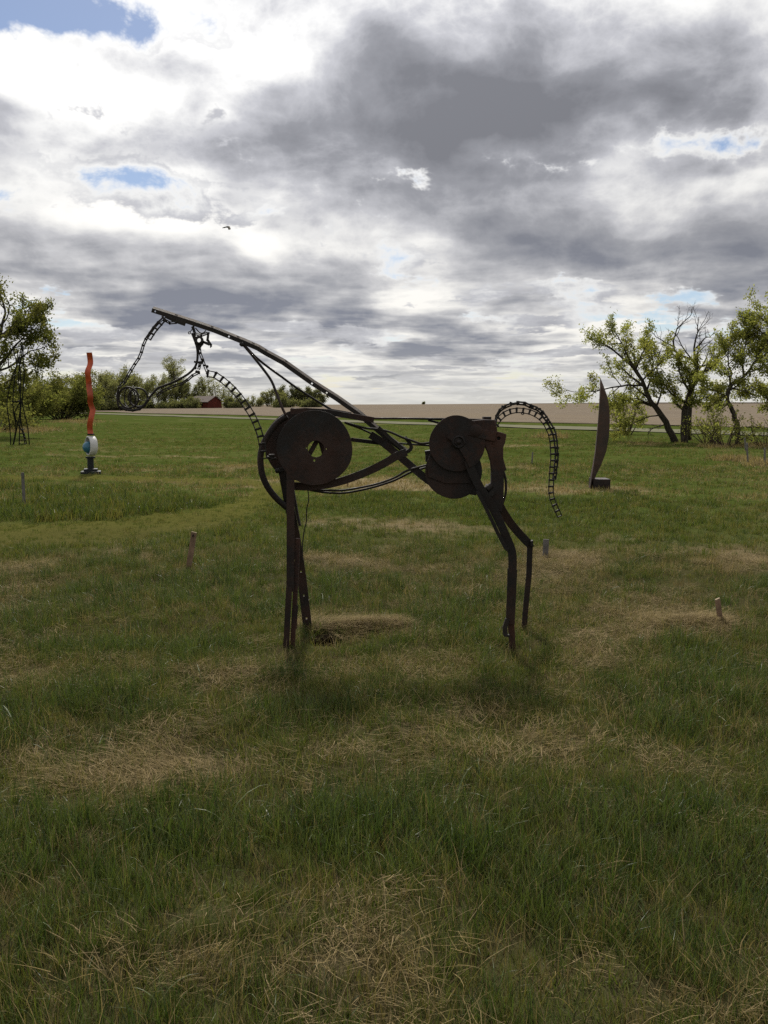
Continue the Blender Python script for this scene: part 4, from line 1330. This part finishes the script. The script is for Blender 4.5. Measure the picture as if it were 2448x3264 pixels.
# stout tree with the dead top
px_tree('half_dead_tree', 'stout upright tree with a bare dead crown rising above leafy lower limbs', (2182, 1410),
        [([(2182, 1410), (2180, 1350), (2184, 1300), (2205, 1240), (2218, 1190), (2222, 1165)], .165, .06, 0.3, True),
         ([(2190, 1285), (2150, 1262), (2120, 1232), (2095, 1215)], .07, .012, -0.4, True),
         ([(2205, 1240), (2240, 1190), (2262, 1150), (2280, 1110)], .06, .01, 0.6, True),
         ([(2200, 1250), (2170, 1200), (2160, 1150), (2140, 1120)], .06, .01, 0.5, True),
         ([(2185, 1300), (2230, 1275), (2270, 1262), (2300, 1240)], .04, .008, -0.5, True)],
        8, M_BARK, M_LEAF, 6, 0.047, 0.085, kids=(11, 7), ratio=0.34, group=RG)
px_tree('dead_tree', 'bare leafless dead tree top behind the leafy right trees', (2196, 1404),
        [([(2196, 1404), (2200, 1300), (2215, 1200), (2222, 1160), (2212, 1110), (2222, 1060), (2226, 1010)], .12, .012, 0.6, False),
         ([(2218, 1150), (2165, 1130), (2148, 1105), (2150, 1070), (2168, 1035), (2198, 1010), (2205, 985)], .06, .01, 0.3, False),
         ([(2148, 1105), (2110, 1085), (2085, 1065), (2060, 1040)], .035, .006, 0.1, False),
         ([(2222, 1110), (2245, 1080), (2270, 1070), (2285, 1055)], .035, .006, 0.5, False),
         ([(2160, 1040), (2163, 1010), (2164, 980)], .02, .005, 0.2, False),
         ([(2222, 1130), (2232, 1085), (2226, 1050)], .03, .006, -0.3, False),
         ([(2222, 1060), (2250, 1030), (2265, 1005)], .02, .005, 0.3, False)],
        12, M_BARK, None, kids=(9, 6), ratio=0.33, group=RG)
px_tree('crooked_tree', 'slender crooked tree forking right above tangled brush near the right edge', (2352, 1420),
        [([(2352, 1420), (2350, 1370), (2340, 1320), (2322, 1285), (2318, 1262), (2326, 1232), (2372, 1200), (2400, 1160), (2425, 1120), (2450, 1090)], .12, .02, -0.5, True),
         ([(2326, 1232), (2330, 1190), (2320, 1150), (2325, 1100), (2335, 1060)], .05, .01, 0.6, True),
         ([(2318, 1264), (2295, 1268), (2275, 1285), (2255, 1300)], .04, .008, 0.3, True),
         ([(2318, 1264), (2280, 1245), (2250, 1235), (2235, 1215)], .035, .008, 0.4, True),
         ([(2372, 1200), (2365, 1150), (2380, 1090), (2390, 1040)], .05, .01, 0.8, True),
         ([(2400, 1160), (2440, 1130), (2470, 1080), (2480, 1035)], .05, .01, 0.5, True)],
        15, M_BARK, M_LEAF, 6, 0.047, 0.085, kids=(10, 7), ratio=0.38, group=RG)
px_tree('edge_tree', 'tallest leafy tree cut off by the right edge of the view', (2530, 1418),
        [([(2530, 1418), (2520, 1330), (2500, 1240), (2480, 1150), (2460, 1080), (2450, 1040), (2438, 1010)], .15, .02, -0.4, True),
         ([(2510, 1290), (2460, 1245), (2420, 1238), (2370, 1225)], .05, .01, -0.6, True),
         ([(2505, 1260), (2560, 1170), (2590, 1100), (2600, 1040)], .08, .012, 0.4, True),
         ([(2480, 1150), (2450, 1100), (2400, 1065), (2372, 1035)], .05, .01, 0.5, True),
         ([(2470, 1110), (2490, 1060), (2482, 1020), (2475, 990)], .05, .01, 0.3, True),
         ([(2528, 1392), (2470, 1378), (2420, 1362), (2370, 1360)], .04, .01, -0.3, False),
         ([(2520, 1340), (2480, 1300), (2440, 1270), (2425, 1255)], .04, .01, 0.4, True)],
        19, M_BARK, M_LEAF, 6, 0.047, 0.085, kids=(10, 7), ratio=0.38, group=RG)
SG = 'brush beneath the right trees'


def shrub(name, label, base_px, h, wdt, stems, seed, bark, leaf, n_per, size, spread, group, cat='shrub', kids=(5, 3), maxlevel=2, lean=0.5, Y=None):
    g_ = ground_at(*base_px)
    if Y is not None:
        g_ = at(base_px[0], base_px[1], Y); g_.z = gzf(g_.x, g_.y)
    T = Tree(seed)
    for k in range(stems):
        a = T.r.uniform(0, 6.283); q = T.r.random() ** 0.5
        d = Vector((math.cos(a) * lean * q * wdt / h * 2, math.sin(a) * lean * q * wdt / h * 2, 1.0))
        p = g_ + Vector((math.cos(a) * q * wdt * 0.16, math.sin(a) * q * wdt * 0.16, -0.05))
        T.limb(T.path(p, d, h * T.r.uniform(0.55, 0.95), 7, 0.09, 0.02), h * 0.012 + 0.006, 0.006, 0, maxlevel, kids, 0.38, (20, 55), 0.05, True, 0.28, 6)
    return T.finish(name, g_, label, cat, group, bark, leaf, n_per, size, spread)


shrub('shrub', 'reddish twiggy brush tangled round the foot of the crooked tree', (2312, 1424), 1.5, 1.3, 16, 31, M_BARK_RED, M_LEAF, 1, 0.045, 0.06, SG, lean=0.7)
shrub('shrub', 'sparse twiggy bush on the grass bank between the two right trunks', (2255, 1412), 1.5, 1.3, 12, 32, M_BARK_RED, M_LEAF, 1, 0.045, 0.06, SG, lean=0.6)
shrub('shrub', 'fine grey-green leafless bush left of the leaning tree trunk', (1995, 1385), 2.3, 1.5, 14, 33, M_BARK_RED, M_LEAF, 1, 0.055, 0.07, SG, lean=0.5)
shrub('shrub', 'thorny brown brush at the right edge behind the fence posts', (2440, 1424), 1.4, 1.6, 16, 34, M_BARK_RED, M_LEAF, 1, 0.045, 0.07, SG, lean=0.7)

# big tree over the rod tower at the left edge
LG = 'trees and bushes along the left edge'
px_tree('left_edge_tree', 'dark leafy tree cut off by the left edge, hanging over the rod tower', (-70, 1390),
        [([(-70, 1390), (-62, 1300), (-50, 1210), (-30, 1120), (0, 1060), (15, 1000), (8, 955)], .20, .03, -0.5, True),
         ([(-52, 1230), (10, 1150), (50, 1100), (90, 1060), (120, 1030)], .09, .012, -0.8, True),
         ([(-45, 1190), (30, 1170), (80, 1130), (130, 1110), (165, 1100)], .07, .01, 0.6, True),
         ([(-20, 1090), (40, 1040), (80, 1000), (100, 975)], .07, .01, 0.8, True),
         ([(0, 1040), (-20, 980), (-30, 940), (-10, 920)], .06, .01, 0.3, True),
         ([(-58, 1260), (20, 1220), (90, 1175), (150, 1160)], .05, .008, 0.2, True),
         ([(-62, 1300), (-10, 1250), (40, 1230), (70, 1200)], .05, .008, 0.9, True),
         ([(-30, 1120), (-90, 1040), (-130, 1000), (-150, 960)], .08, .01, 0.4, True),
         ([(-10, 1070), (60, 1060), (110, 1010), (140, 1000)], .05, .01, -0.2, True)],
        41, M_BARK, M_LEAF_OLIVE, 4, 0.075, 0.12, kids=(10, 6), ratio=0.36, group=LG)
shrub('bush', 'round green many-stemmed bush left of the orange ribbon', (196, 1337), 5.0, 4.6, 30, 42, M_BARK, M_LEAF_OLIVE, 4, 0.13, 0.30, LG, 'bush', (7, 4), 2, 0.85)
shrub('bush', 'dark shaded bush behind the black rod tower', (60, 1345), 4.4, 4.6, 20, 43, M_BARK, M_LEAF_OLIVE, 4, 0.13, 0.30, LG, 'bush', (7, 4), 2, 0.8)
shrub('bush', 'low dark scrub at the foot of the left edge tree', (-10, 1372), 2.6, 3.4, 18, 44, M_BARK, M_LEAF_OLIVE, 2, 0.1, 0.2, LG, 'bush', (5, 4), 2, 0.9)

# far belt of trees beyond the field, each its own tree
FG = 'far trees beyond the field'


def far_tree(name, label, px, top_py, D, wpx, seed, leaf, dense=1.0, bare=False, trunk_low=0.10, tall=False):
    c = at(px, 1291, D); zg = gzf(c.x, c.y); g_ = Vector((c.x, D, zg))
    H = at(px, top_py, D).z - zg; wd = W(wpx, D)
    T = Tree(seed)
    nst = 5 if not tall else 2
    for k in range(nst):
        lean = (k - (nst - 1) / 2) * (wd / H) * 0.55
        p = g_ + Vector((lean * 0.8, T.r.uniform(-1, 1), -0.2))
        pts = T.path(p, Vector((lean + T.r.gauss(0, .06), T.r.gauss(0, .12), 1)), H * T.r.uniform(0.78, 0.95), 7, 0.05, 0.05)
        T.limb(pts, 0.22, 0.04, 0, 2, (int((8 if not tall else 14) * dense), 4), (0.40 if not tall else 0.27), (25, 60), 0.05, True, trunk_low, 6)
    zmax = max(p.z for p, _ in T.tw)
    k = H / max(0.1, zmax - zg)
    xs_ = sorted(p.x - g_.x for p, _ in T.tw); span = xs_[int(len(xs_) * 0.96)] - xs_[int(len(xs_) * 0.04)]
    kx = wd / span
    fx = lambda v: Vector((g_.x + (v[0] - g_.x) * kx, v[1], zg + (v[2] - zg) * k))
    T.w.v = [tuple(fx(v)) for v in T.w.v]
    T.tw = [(fx(p), l) for p, l in T.tw]
    return T.finish(name, g_, label, 'tree', FG, M_BARK, leaf, max(2, int((6 if not bare else 3) * dense)), 0.22, 0.45)


far_tree('broad_tree', 'broad olive far tree right behind the orange ribbon', 300, 1172, 230, 130, 51, M_LEAF_FAR, 1.2)
far_tree('broad_tree', 'round far tree between the orange ribbon and the horse muzzle', 365, 1165, 235, 110, 52, M_LEAF_FAR, 1.2)
far_tree('broad_tree', 'dark trunked far tree behind the chain of the horse face', 425, 1185, 240, 90, 53, M_LEAF_FAR_D, 1.1)
far_tree('broad_tree', 'leafy far tree behind the rings of the horse muzzle', 490, 1192, 300, 100, 54, M_LEAF_FAR, 1.2)
far_tree('tall_tree', 'tallest far tree with a narrow pale crown above the belt', 566, 1140, 320, 60, 55, M_LEAF_FAR, 1.2, tall=True, trunk_low=0.4)
far_tree('broad_tree', 'wide far tree just below the tall narrow one', 545, 1200, 305, 95, 56, M_LEAF_FAR_D, 1.2)
far_tree('broad_tree', 'dark far tree close behind the left end of the red barn', 610, 1205, 312, 90, 57, M_LEAF_FAR_D, 1.2)
far_tree('sparse_tree', 'thinly leaved far tree behind the red barn roof', 655, 1192, 325, 60, 58, M_LEAF_FAR, 0.9, True)
far_tree('sparse_tree', 'thinly leaved far tree just right of the red barn', 690, 1205, 325, 55, 59, M_LEAF_FAR, 0.9, True)
far_tree('sparse_tree', 'low pale far tree under the arch of the chest chain', 730, 1230, 330, 55, 60, M_LEAF_FAR, 0.9, True)
far_tree('broad_tree', 'small pale far tree left of the dark round clump', 808, 1262, 335, 55, 61, M_LEAF_FAR, 0.8)
far_tree('broad_tree', 'pale left member of the round clump seen through the neck rods', 865, 1242, 340, 70, 62, M_LEAF_FAR, 1.1)
far_tree('broad_tree', 'dark middle tree of the round clump beneath the neck beam', 935, 1228, 345, 110, 63, M_LEAF_FAR_D, 1.5, trunk_low=0.08)
far_tree('broad_tree', 'dark right end tree of the round clump under the neck beam', 990, 1236, 345, 90, 64, M_LEAF_FAR_D, 1.4, trunk_low=0.08)
far_tree('broad_tree', 'far tree behind the round bush at the left', 215, 1195, 240, 90, 65, M_LEAF_FAR_D, 1.1)
far_tree('broad_tree', 'far tree at the back between left edge tree and round bush', 130, 1185, 240, 110, 66, M_LEAF_FAR_D, 1.1)
shrub('lone_bush', 'tiny lone bush on the horizon right of the neck beam', (1349, 1291), 3.2, 5.5, 8, 71, M_BARK, M_LEAF_FAR_D, 3, 0.4, 0.5, FG, 'bush', Y=1100)
for i, (px, wpx, lab) in enumerate([(455, 90, 'low dark undergrowth left of centre under the far belt'), (540, 110, 'low dark undergrowth left of the red barn'),
                                    (350, 110, 'low dark undergrowth right of the orange ribbon'), (745, 60, 'low pale undergrowth right of the red barn'),
                                    (600, 60, 'low dark undergrowth touching the gable end of the barn'), (270, 110, 'low dark undergrowth left of the orange ribbon'),
                                    (905, 110, 'low dark undergrowth at the foot of the round clump, left part'), (985, 80, 'low dark undergrowth at the foot of the round clump, right part')]):
    D = 296 if px > 450 else 228
    shrub('low_bush', lab, (px, 1291), 3.6, W(wpx, D) * 0.8, 14, 80 + i, M_BARK, M_LEAF_FAR_D, 6, 0.26, 0.55, FG, 'bush', (5, 3), 2, 0.8, Y=D - 4)


# ------------------------------------------------------------------ grass
def blade_fn(c0, c1, c2, trans, rough=0.45, spec=0.35):
    def fn(g, out):
        ri = g.n.new('ShaderNodeNewGeometry').outputs['Random Per Island']
        oi = g.n.new('ShaderNodeObjectInfo').outputs['Random']
        c = g.mix(ri, c0, c1)
        c = g.mix(g.smooth(oi, 0.45, 1.0, 0, 0.75), c, c2)
        p = g.n.new('ShaderNodeBsdfPrincipled')
        g.l.new(c, p.inputs['Base Color']); p.inputs['Roughness'].default_value = rough
        p.inputs['Specular IOR Level'].default_value = spec
        t = g.n.new('ShaderNodeBsdfTranslucent'); g.l.new(g.mix(1.0, c, (1.15, 1.2, 0.7), 'MULTIPLY'), t.inputs[0])
        ms = g.n.new('ShaderNodeMixShader'); ms.inputs[0].default_value = trans
        g.l.new(p.outputs[0], ms.inputs[1]); g.l.new(t.outputs[0], ms.inputs[2])
        g.l.new(ms.outputs[0], out.inputs[0])
    return fn


M_BLADE = mat('grass_blade', blade_fn((0.026, 0.042, 0.008), (0.115, 0.142, 0.028), (0.180, 0.150, 0.048), 0.30, 0.55, 0.16))
M_BLADE_D = mat('deep_green_blade', blade_fn((0.020, 0.036, 0.008), (0.085, 0.124, 0.028), (0.125, 0.140, 0.040), 0.30, 0.45, 0.28))
M_STRAW = mat('dry_straw', blade_fn((0.055, 0.040, 0.018), (0.38, 0.29, 0.155), (0.19, 0.145, 0.055), 0.25, 0.8, 0.05))

M_GLINT = mat('broad_glint_blade', blade_fn((0.07, 0.105, 0.035), (0.12, 0.15, 0.06), (0.14, 0.16, 0.07), 0.35, 0.5, 0.3))  # pale colour stands in for glints on a few wide blades

TUFTS = bpy.data.collections.new('grass_tufts')
DTUFTS = bpy.data.collections.new('straw_tufts')


def tuft(name, col, material, n, rad, h0, h1, w, lean, curl, seed, seg=3, flat=0.0, comb=0.0):
    rng = random.Random(seed); vs = []; fs = []
    for _ in range(n):
        a = rng.uniform(0, 6.283); q = rad * math.sqrt(rng.random())
        bx, by = q * math.cos(a), q * math.sin(a)
        hd = rng.gauss(0, comb) + (math.pi if rng.random() < 0.2 else 0) if comb else rng.uniform(0, 6.283); h = rng.uniform(h0, h1)
        ln = abs(rng.gauss(0, lean)); cr = rng.uniform(0.2, 1.0) * curl
        el = math.pi / 2 - ln
        if flat: el = rng.uniform(-0.04, flat)
        d = Vector((math.cos(hd), math.sin(hd), 0)); side = Vector((-d.y, d.x, 0))
        tw = rng.uniform(-0.9, 0.9)
        side = (side * math.cos(tw) + d * math.sin(tw))
        p = Vector((bx, by, rng.uniform(0.0, 0.035) if flat else -0.01)); base = len(vs)
        ww = w * rng.uniform(0.6, 1.25); turn = rng.uniform(-0.5, 0.5) * (1.6 if flat else 0.6)
        for s in range(seg + 1):
            t = s / seg
            k = ww * (1 - t ** 1.6) * 0.5
            if s < seg: vs += [tuple(p - side * k), tuple(p + side * k)]
            else: vs.append(tuple(p))
            dd = Vector((d.x * math.cos(turn * t) - d.y * math.sin(turn * t), d.x * math.sin(turn * t) + d.y * math.cos(turn * t), 0))
            p = p + (dd * math.cos(el) + Vector((0, 0, math.sin(el)))) * (h / seg)
            el -= cr / seg
            if flat: p.z = max(p.z, 0.003)
        for s in range(seg):
            b = base + 2 * s
            fs.append((b, b + 1, b + 3, b + 2) if s < seg - 1 else (b, b + 1, b + 2))
    me = bpy.data.meshes.new(name); me.from_pydata(vs, [], fs); me.materials.append(material)
    o = bpy.data.objects.new(name, me); col.objects.link(o)
    return o


# index order is the alphabetical order of the names
for k in range(4): tuft('t0%d' % k, TUFTS, M_BLADE, 22, 0.075, 0.04, 0.15, 0.0034, 0.30, 0.9, 100 + k)        # 0-3 mixed
for k in range(4): tuft('t1%d' % k, TUFTS, M_BLADE_D, 22, 0.075, 0.06, 0.20, 0.0040, 0.28, 1.25, 200 + k)        # 4-7 deep, long
for k in range(3): tuft('t2%d' % k, TUFTS, M_BLADE, 18, 0.07, 0.025, 0.075, 0.0045, 0.5, 0.8, 300 + k, 2)       # 8-10 short
for k in range(3): tuft('t3%d' % k, TUFTS, M_BLADE, 22, 0.20, 0.10, 0.22, 0.016, 0.32, 0.9, 400 + k, 2)         # 11-13 far, coarse
for k in range(2): tuft('t4%d' % k, TUFTS, M_GLINT, 2, 0.04, 0.16, 0.26, 0.0085, 0.35, 1.9, 450 + k, 5)               # 14-15 broad blades, glints painted pale
for k in range(4): tuft('s0%d' % k, DTUFTS, M_STRAW, 60, 0.11, 0.03, 0.11, 0.0019, 0.3, 0.2, 500 + k, 3, 0.34, 0.55)  # 0-3 lying mat
for k in range(3): tuft('s1%d' % k, DTUFTS, M_STRAW, 16, 0.07, 0.03, 0.14, 0.0024, 0.45, 0.9, 600 + k, 3)        # 4-6 standing
for k in range(3): tuft('s2%d' % k, DTUFTS, M_STRAW, 22, 0.22, 0.06, 0.15, 0.013, 0.8, 0.6, 700 + k, 2)         # 7-9 far, coarse


def scatter(r0, r1, dens):
    """even random points inside the wedge the meadow view needs, dens per square metre"""
    half = R(29)
    area = half * (r1 * r1 - r0 * r0)
    n = int(area * dens)
    r = np.sqrt(NPR.uniform(r0 * r0, r1 * r1, n)); a = NPR.uniform(-half, half, n)
    return r * np.sin(a), r * np.cos(a)


def inst_object(name, x, y, scale, idx, tilt, col, z_off=0.0, flow=None):
    n = len(x)
    z = gz(x, y) + z_off
    me = bpy.data.meshes.new(name)
    me.vertices.add(n); me.vertices.foreach_set('co', np.stack([x, y, z], 1).ravel())
    rot = np.stack([NPR.normal(0, 1, n) * tilt, NPR.normal(0, 1, n) * tilt, NPR.uniform(0, 6.283, n) if flow is None else flow + NPR.normal(0, 0.45, n)], 1)
    a = me.attributes.new('rot', 'FLOAT_VECTOR', 'POINT'); a.data.foreach_set('vector', rot.ravel())
    a = me.attributes.new('scl', 'FLOAT', 'POINT'); a.data.foreach_set('value', scale)
    a = me.attributes.new('idx', 'INT', 'POINT'); a.data.foreach_set('value', idx.astype(np.int32))
    me.update()
    o = bpy.data.objects.new(name, me); COL.objects.link(o)
    ng = bpy.data.node_groups.new(name + '_scatter', 'GeometryNodeTree')
    ng.interface.new_socket('Geometry', in_out='INPUT', socket_type='NodeSocketGeometry')
    ng.interface.new_socket('Geometry', in_out='OUTPUT', socket_type='NodeSocketGeometry')
    N, L = ng.nodes, ng.links
    gi = N.new('NodeGroupInput'); go = N.new('NodeGroupOutput')
    ci = N.new('GeometryNodeCollectionInfo'); ci.inputs['Collection'].default_value = col
    ci.inputs['Separate Children'].default_value = True; ci.inputs['Reset Children'].default_value = True
    ip = N.new('GeometryNodeInstanceOnPoints'); ip.inputs['Pick Instance'].default_value = True

    def attr(nm, dt):
        q = N.new('GeometryNodeInputNamedAttribute'); q.data_type = dt; q.inputs['Name'].default_value = nm
        return q.outputs['Attribute']
    L.new(gi.outputs[0], ip.inputs['Points']); L.new(ci.outputs[0], ip.inputs['Instance'])
    L.new(attr('idx', 'INT'), ip.inputs['Instance Index'])
    L.new(attr('rot', 'FLOAT_VECTOR'), ip.inputs['Rotation'])
    L.new(attr('scl', 'FLOAT'), ip.inputs['Scale'])
    L.new(ip.outputs[0], go.inputs[0])
    md = o.modifiers.new('scatter', 'NODES'); md.node_group = ng
    return kind(o, 'stuff')


GX, GY, GS, GI = [], [], [], []
DX, DY, DS, DI = [], [], [], []


CALM = STAKES + [(p.x, p.y) for p in (on_ground(915, 2075), on_ground(940, 2075), on_ground(1633, 2085), on_ground(980, 2020), on_ground(1670, 2012))] \
    + [(BURROW.x - 0.02, BURROW.y - 0.15), (BURROW.x + 0.15, BURROW.y - 0.1)]


def not_in_burrow(x, y):
    return (np.hypot((x - BURROW.x) / 0.10, (y - BURROW.y) / 0.12) > 1) & ~((np.abs(x - BURROW.x) < 0.10) & (y < BURROW.y) & (y > BURROW.y - 0.34))


for (r0, r1, dg_, dd_) in [(1.3, 3.2, 640, 420), (3.2, 6.0, 480, 320), (6.0, 9.5, 280, 260), (9.5, 15, 100, 120), (15, 24, 30, 36), (24, 42, 13, 8), (42, 75, 5, 2)]:
    far = r0 >= 9.5
    x, y = scatter(r0, r1, dg_)
    dry, mow = zones(x, y)
    clump = fbm(x * 2.2, y * 2.2, 77, 3)
    keep = NPR.random(len(x)) < np.clip(1.10 - 0.85 * dry + (clump - 0.5) * 1.1, 0.32, 1)
    keep &= not_in_burrow(x, y) & (road_off(x, y) < -3)
    x, y, dry, mow, clump = x[keep], y[keep], dry[keep], mow[keep], clump[keep]
    n = len(x)
    deep = (NPR.random(n) < np.clip((0.62 - dry) * 1.3 + (clump - 0.5) * 1.6, 0.05, 0.9))
    s = NPR.uniform(0.6, 1.15, n) * (0.42 + 0.75 * clump) * np.where(deep, 1.0, 0.9)
    s = s * (1.08 - 0.42 * dry)
    ix, iy = to_px(x, y)
    isle = (1 - sstep(0.8, 1.1, np.hypot((ix - 60) / 400, (iy - 1092) / 38))) * (mow < 0.3)
    s = s * (1 + 0.9 * isle)
    for sx, sy in CALM:
        s = s * np.where(np.hypot(x - sx, (y - sy + 0.12) * 0.8) < 0.16, 0.6, 1.0)
    if not far:
        idx = np.where(deep, 4 + NPR.integers(0, 4, n), NPR.integers(0, 4, n))
        sh = (NPR.random(n) < 0.25) | (mow > 0.5)
        idx = np.where(sh, 8 + NPR.integers(0, 3, n), idx)
        s = np.where(mow > 0.5, s * 0.65, s)
        gl = (NPR.random(n) < 0.010) & (mow < 0.5)
        idx = np.where(gl, 14 + NPR.integers(0, 2, n), idx)
    else:
        idx = 11 + NPR.integers(0, 3, n)
        idx = np.where((NPR.random(n) < 0.4) & (r0 < 20), 4 + NPR.integers(0, 4, n), idx)
        s = s * np.where(mow > 0.5, 0.30, 0.62) * (1.0 if r0 < 24 else 0.8)
        s = np.where((idx < 8) & (mow < 0.5), s * 1.5, s)
    GX.append(x); GY.append(y); GS.append(s); GI.append(idx)
    x, y = scatter(r0, r1, dd_)
    dry, mow = zones(x, y)
    keep = (NPR.random(len(x)) < np.clip(dry * 1.3 + 0.02, 0.30, 1) * np.where(mow > 0.5, 0.12, 1)) & not_in_burrow(x, y) & (road_off(x, y) < -3)
    x, y, dry = x[keep], y[keep], dry[keep]
    n = len(x)
    st = NPR.random(n) < np.clip(1.05 - dry, 0.35, 0.85) + 0.18 * (r0 < 3)
    if r0 < 12: idx = np.where(st, 4 + NPR.integers(0, 3, n), NPR.integers(0, 4, n))
    else: idx = 7 + NPR.integers(0, 3, n)
    DX.append(x); DY.append(y); DS.append(NPR.uniform(0.7, 1.3, n) * (0.7 if far else 1.0)); DI.append(idx)

# short undergrowth that closes the turf close by
x, y = scatter(1.3, 6.6, 330)
k = np.hypot((x - BURROW.x) / 0.11, (y - BURROW.y) / 0.10) > 1; x, y = x[k], y[k]
GX.append(x); GY.append(y); GS.append(NPR.uniform(0.6, 1.1, len(x))); GI.append(8 + NPR.integers(0, 3, len(x)))

# straw heaped over the burrow and beside the stake, rank dry grass under the trees at the right
for c, ra, rb, h in STRAW_HEAPS:
    n = 260 if h > 0.04 else 110
    x = c.x + NPR.normal(0, ra * 0.55, n); y = c.y + NPR.normal(0, rb * 0.6, n)
    k = not_in_burrow(x, y); x, y = x[k], y[k]
    DX.append(x); DY.append(y); DS.append(NPR.uniform(0.5, 0.9, len(x))); DI.append(NPR.integers(0, 4, len(x)))
for (px, py, rx, ry, n, sc) in [(2350, 1466, 50, 6, 70, 2.0), (2440, 1480, 60, 10, 80, 1.8), (2290, 1424, 60, 5, 40, 2.0), (2060, 1418, 60, 5, 30, 1.6),
                                (1760, 1393, 40, 4, 60, 3.0), (250, 1345, 90, 5, 90, 3.4), (90, 1372, 80, 6, 120, 3.4), (2420, 1424, 60, 6, 50, 2.2)]:
    qx = NPR.normal(px, rx * 0.6, n); qy = NPR.normal(py, ry * 0.6, n)
    pts = [on_ground(a, max(b, 1325)) for a, b in zip(qx, qy)]
    DX.append(np.array([p.x for p in pts])); DY.append(np.array([p.y for p in pts])); DS.append(NPR.uniform(0.6, 1.2, n) * sc * 0.8); DI.append(7 + NPR.integers(0, 3, n))

cat = np.concatenate
inst_object('grass', cat(GX), cat(GY), cat(GS), cat(GI), 0.10, TUFTS)['label'] = 'green spring grass growing in tufts across the meadow'
DFLOW = fbm(cat(DX) * 1.3, cat(DY) * 1.3, 91, 2) * 14.0
inst_object('dry_grass', cat(DX), cat(DY), cat(DS), cat(DI), 0.09, DTUFTS, 0.0, DFLOW)['label'] = 'matted tan dry grass lying between the green tufts'
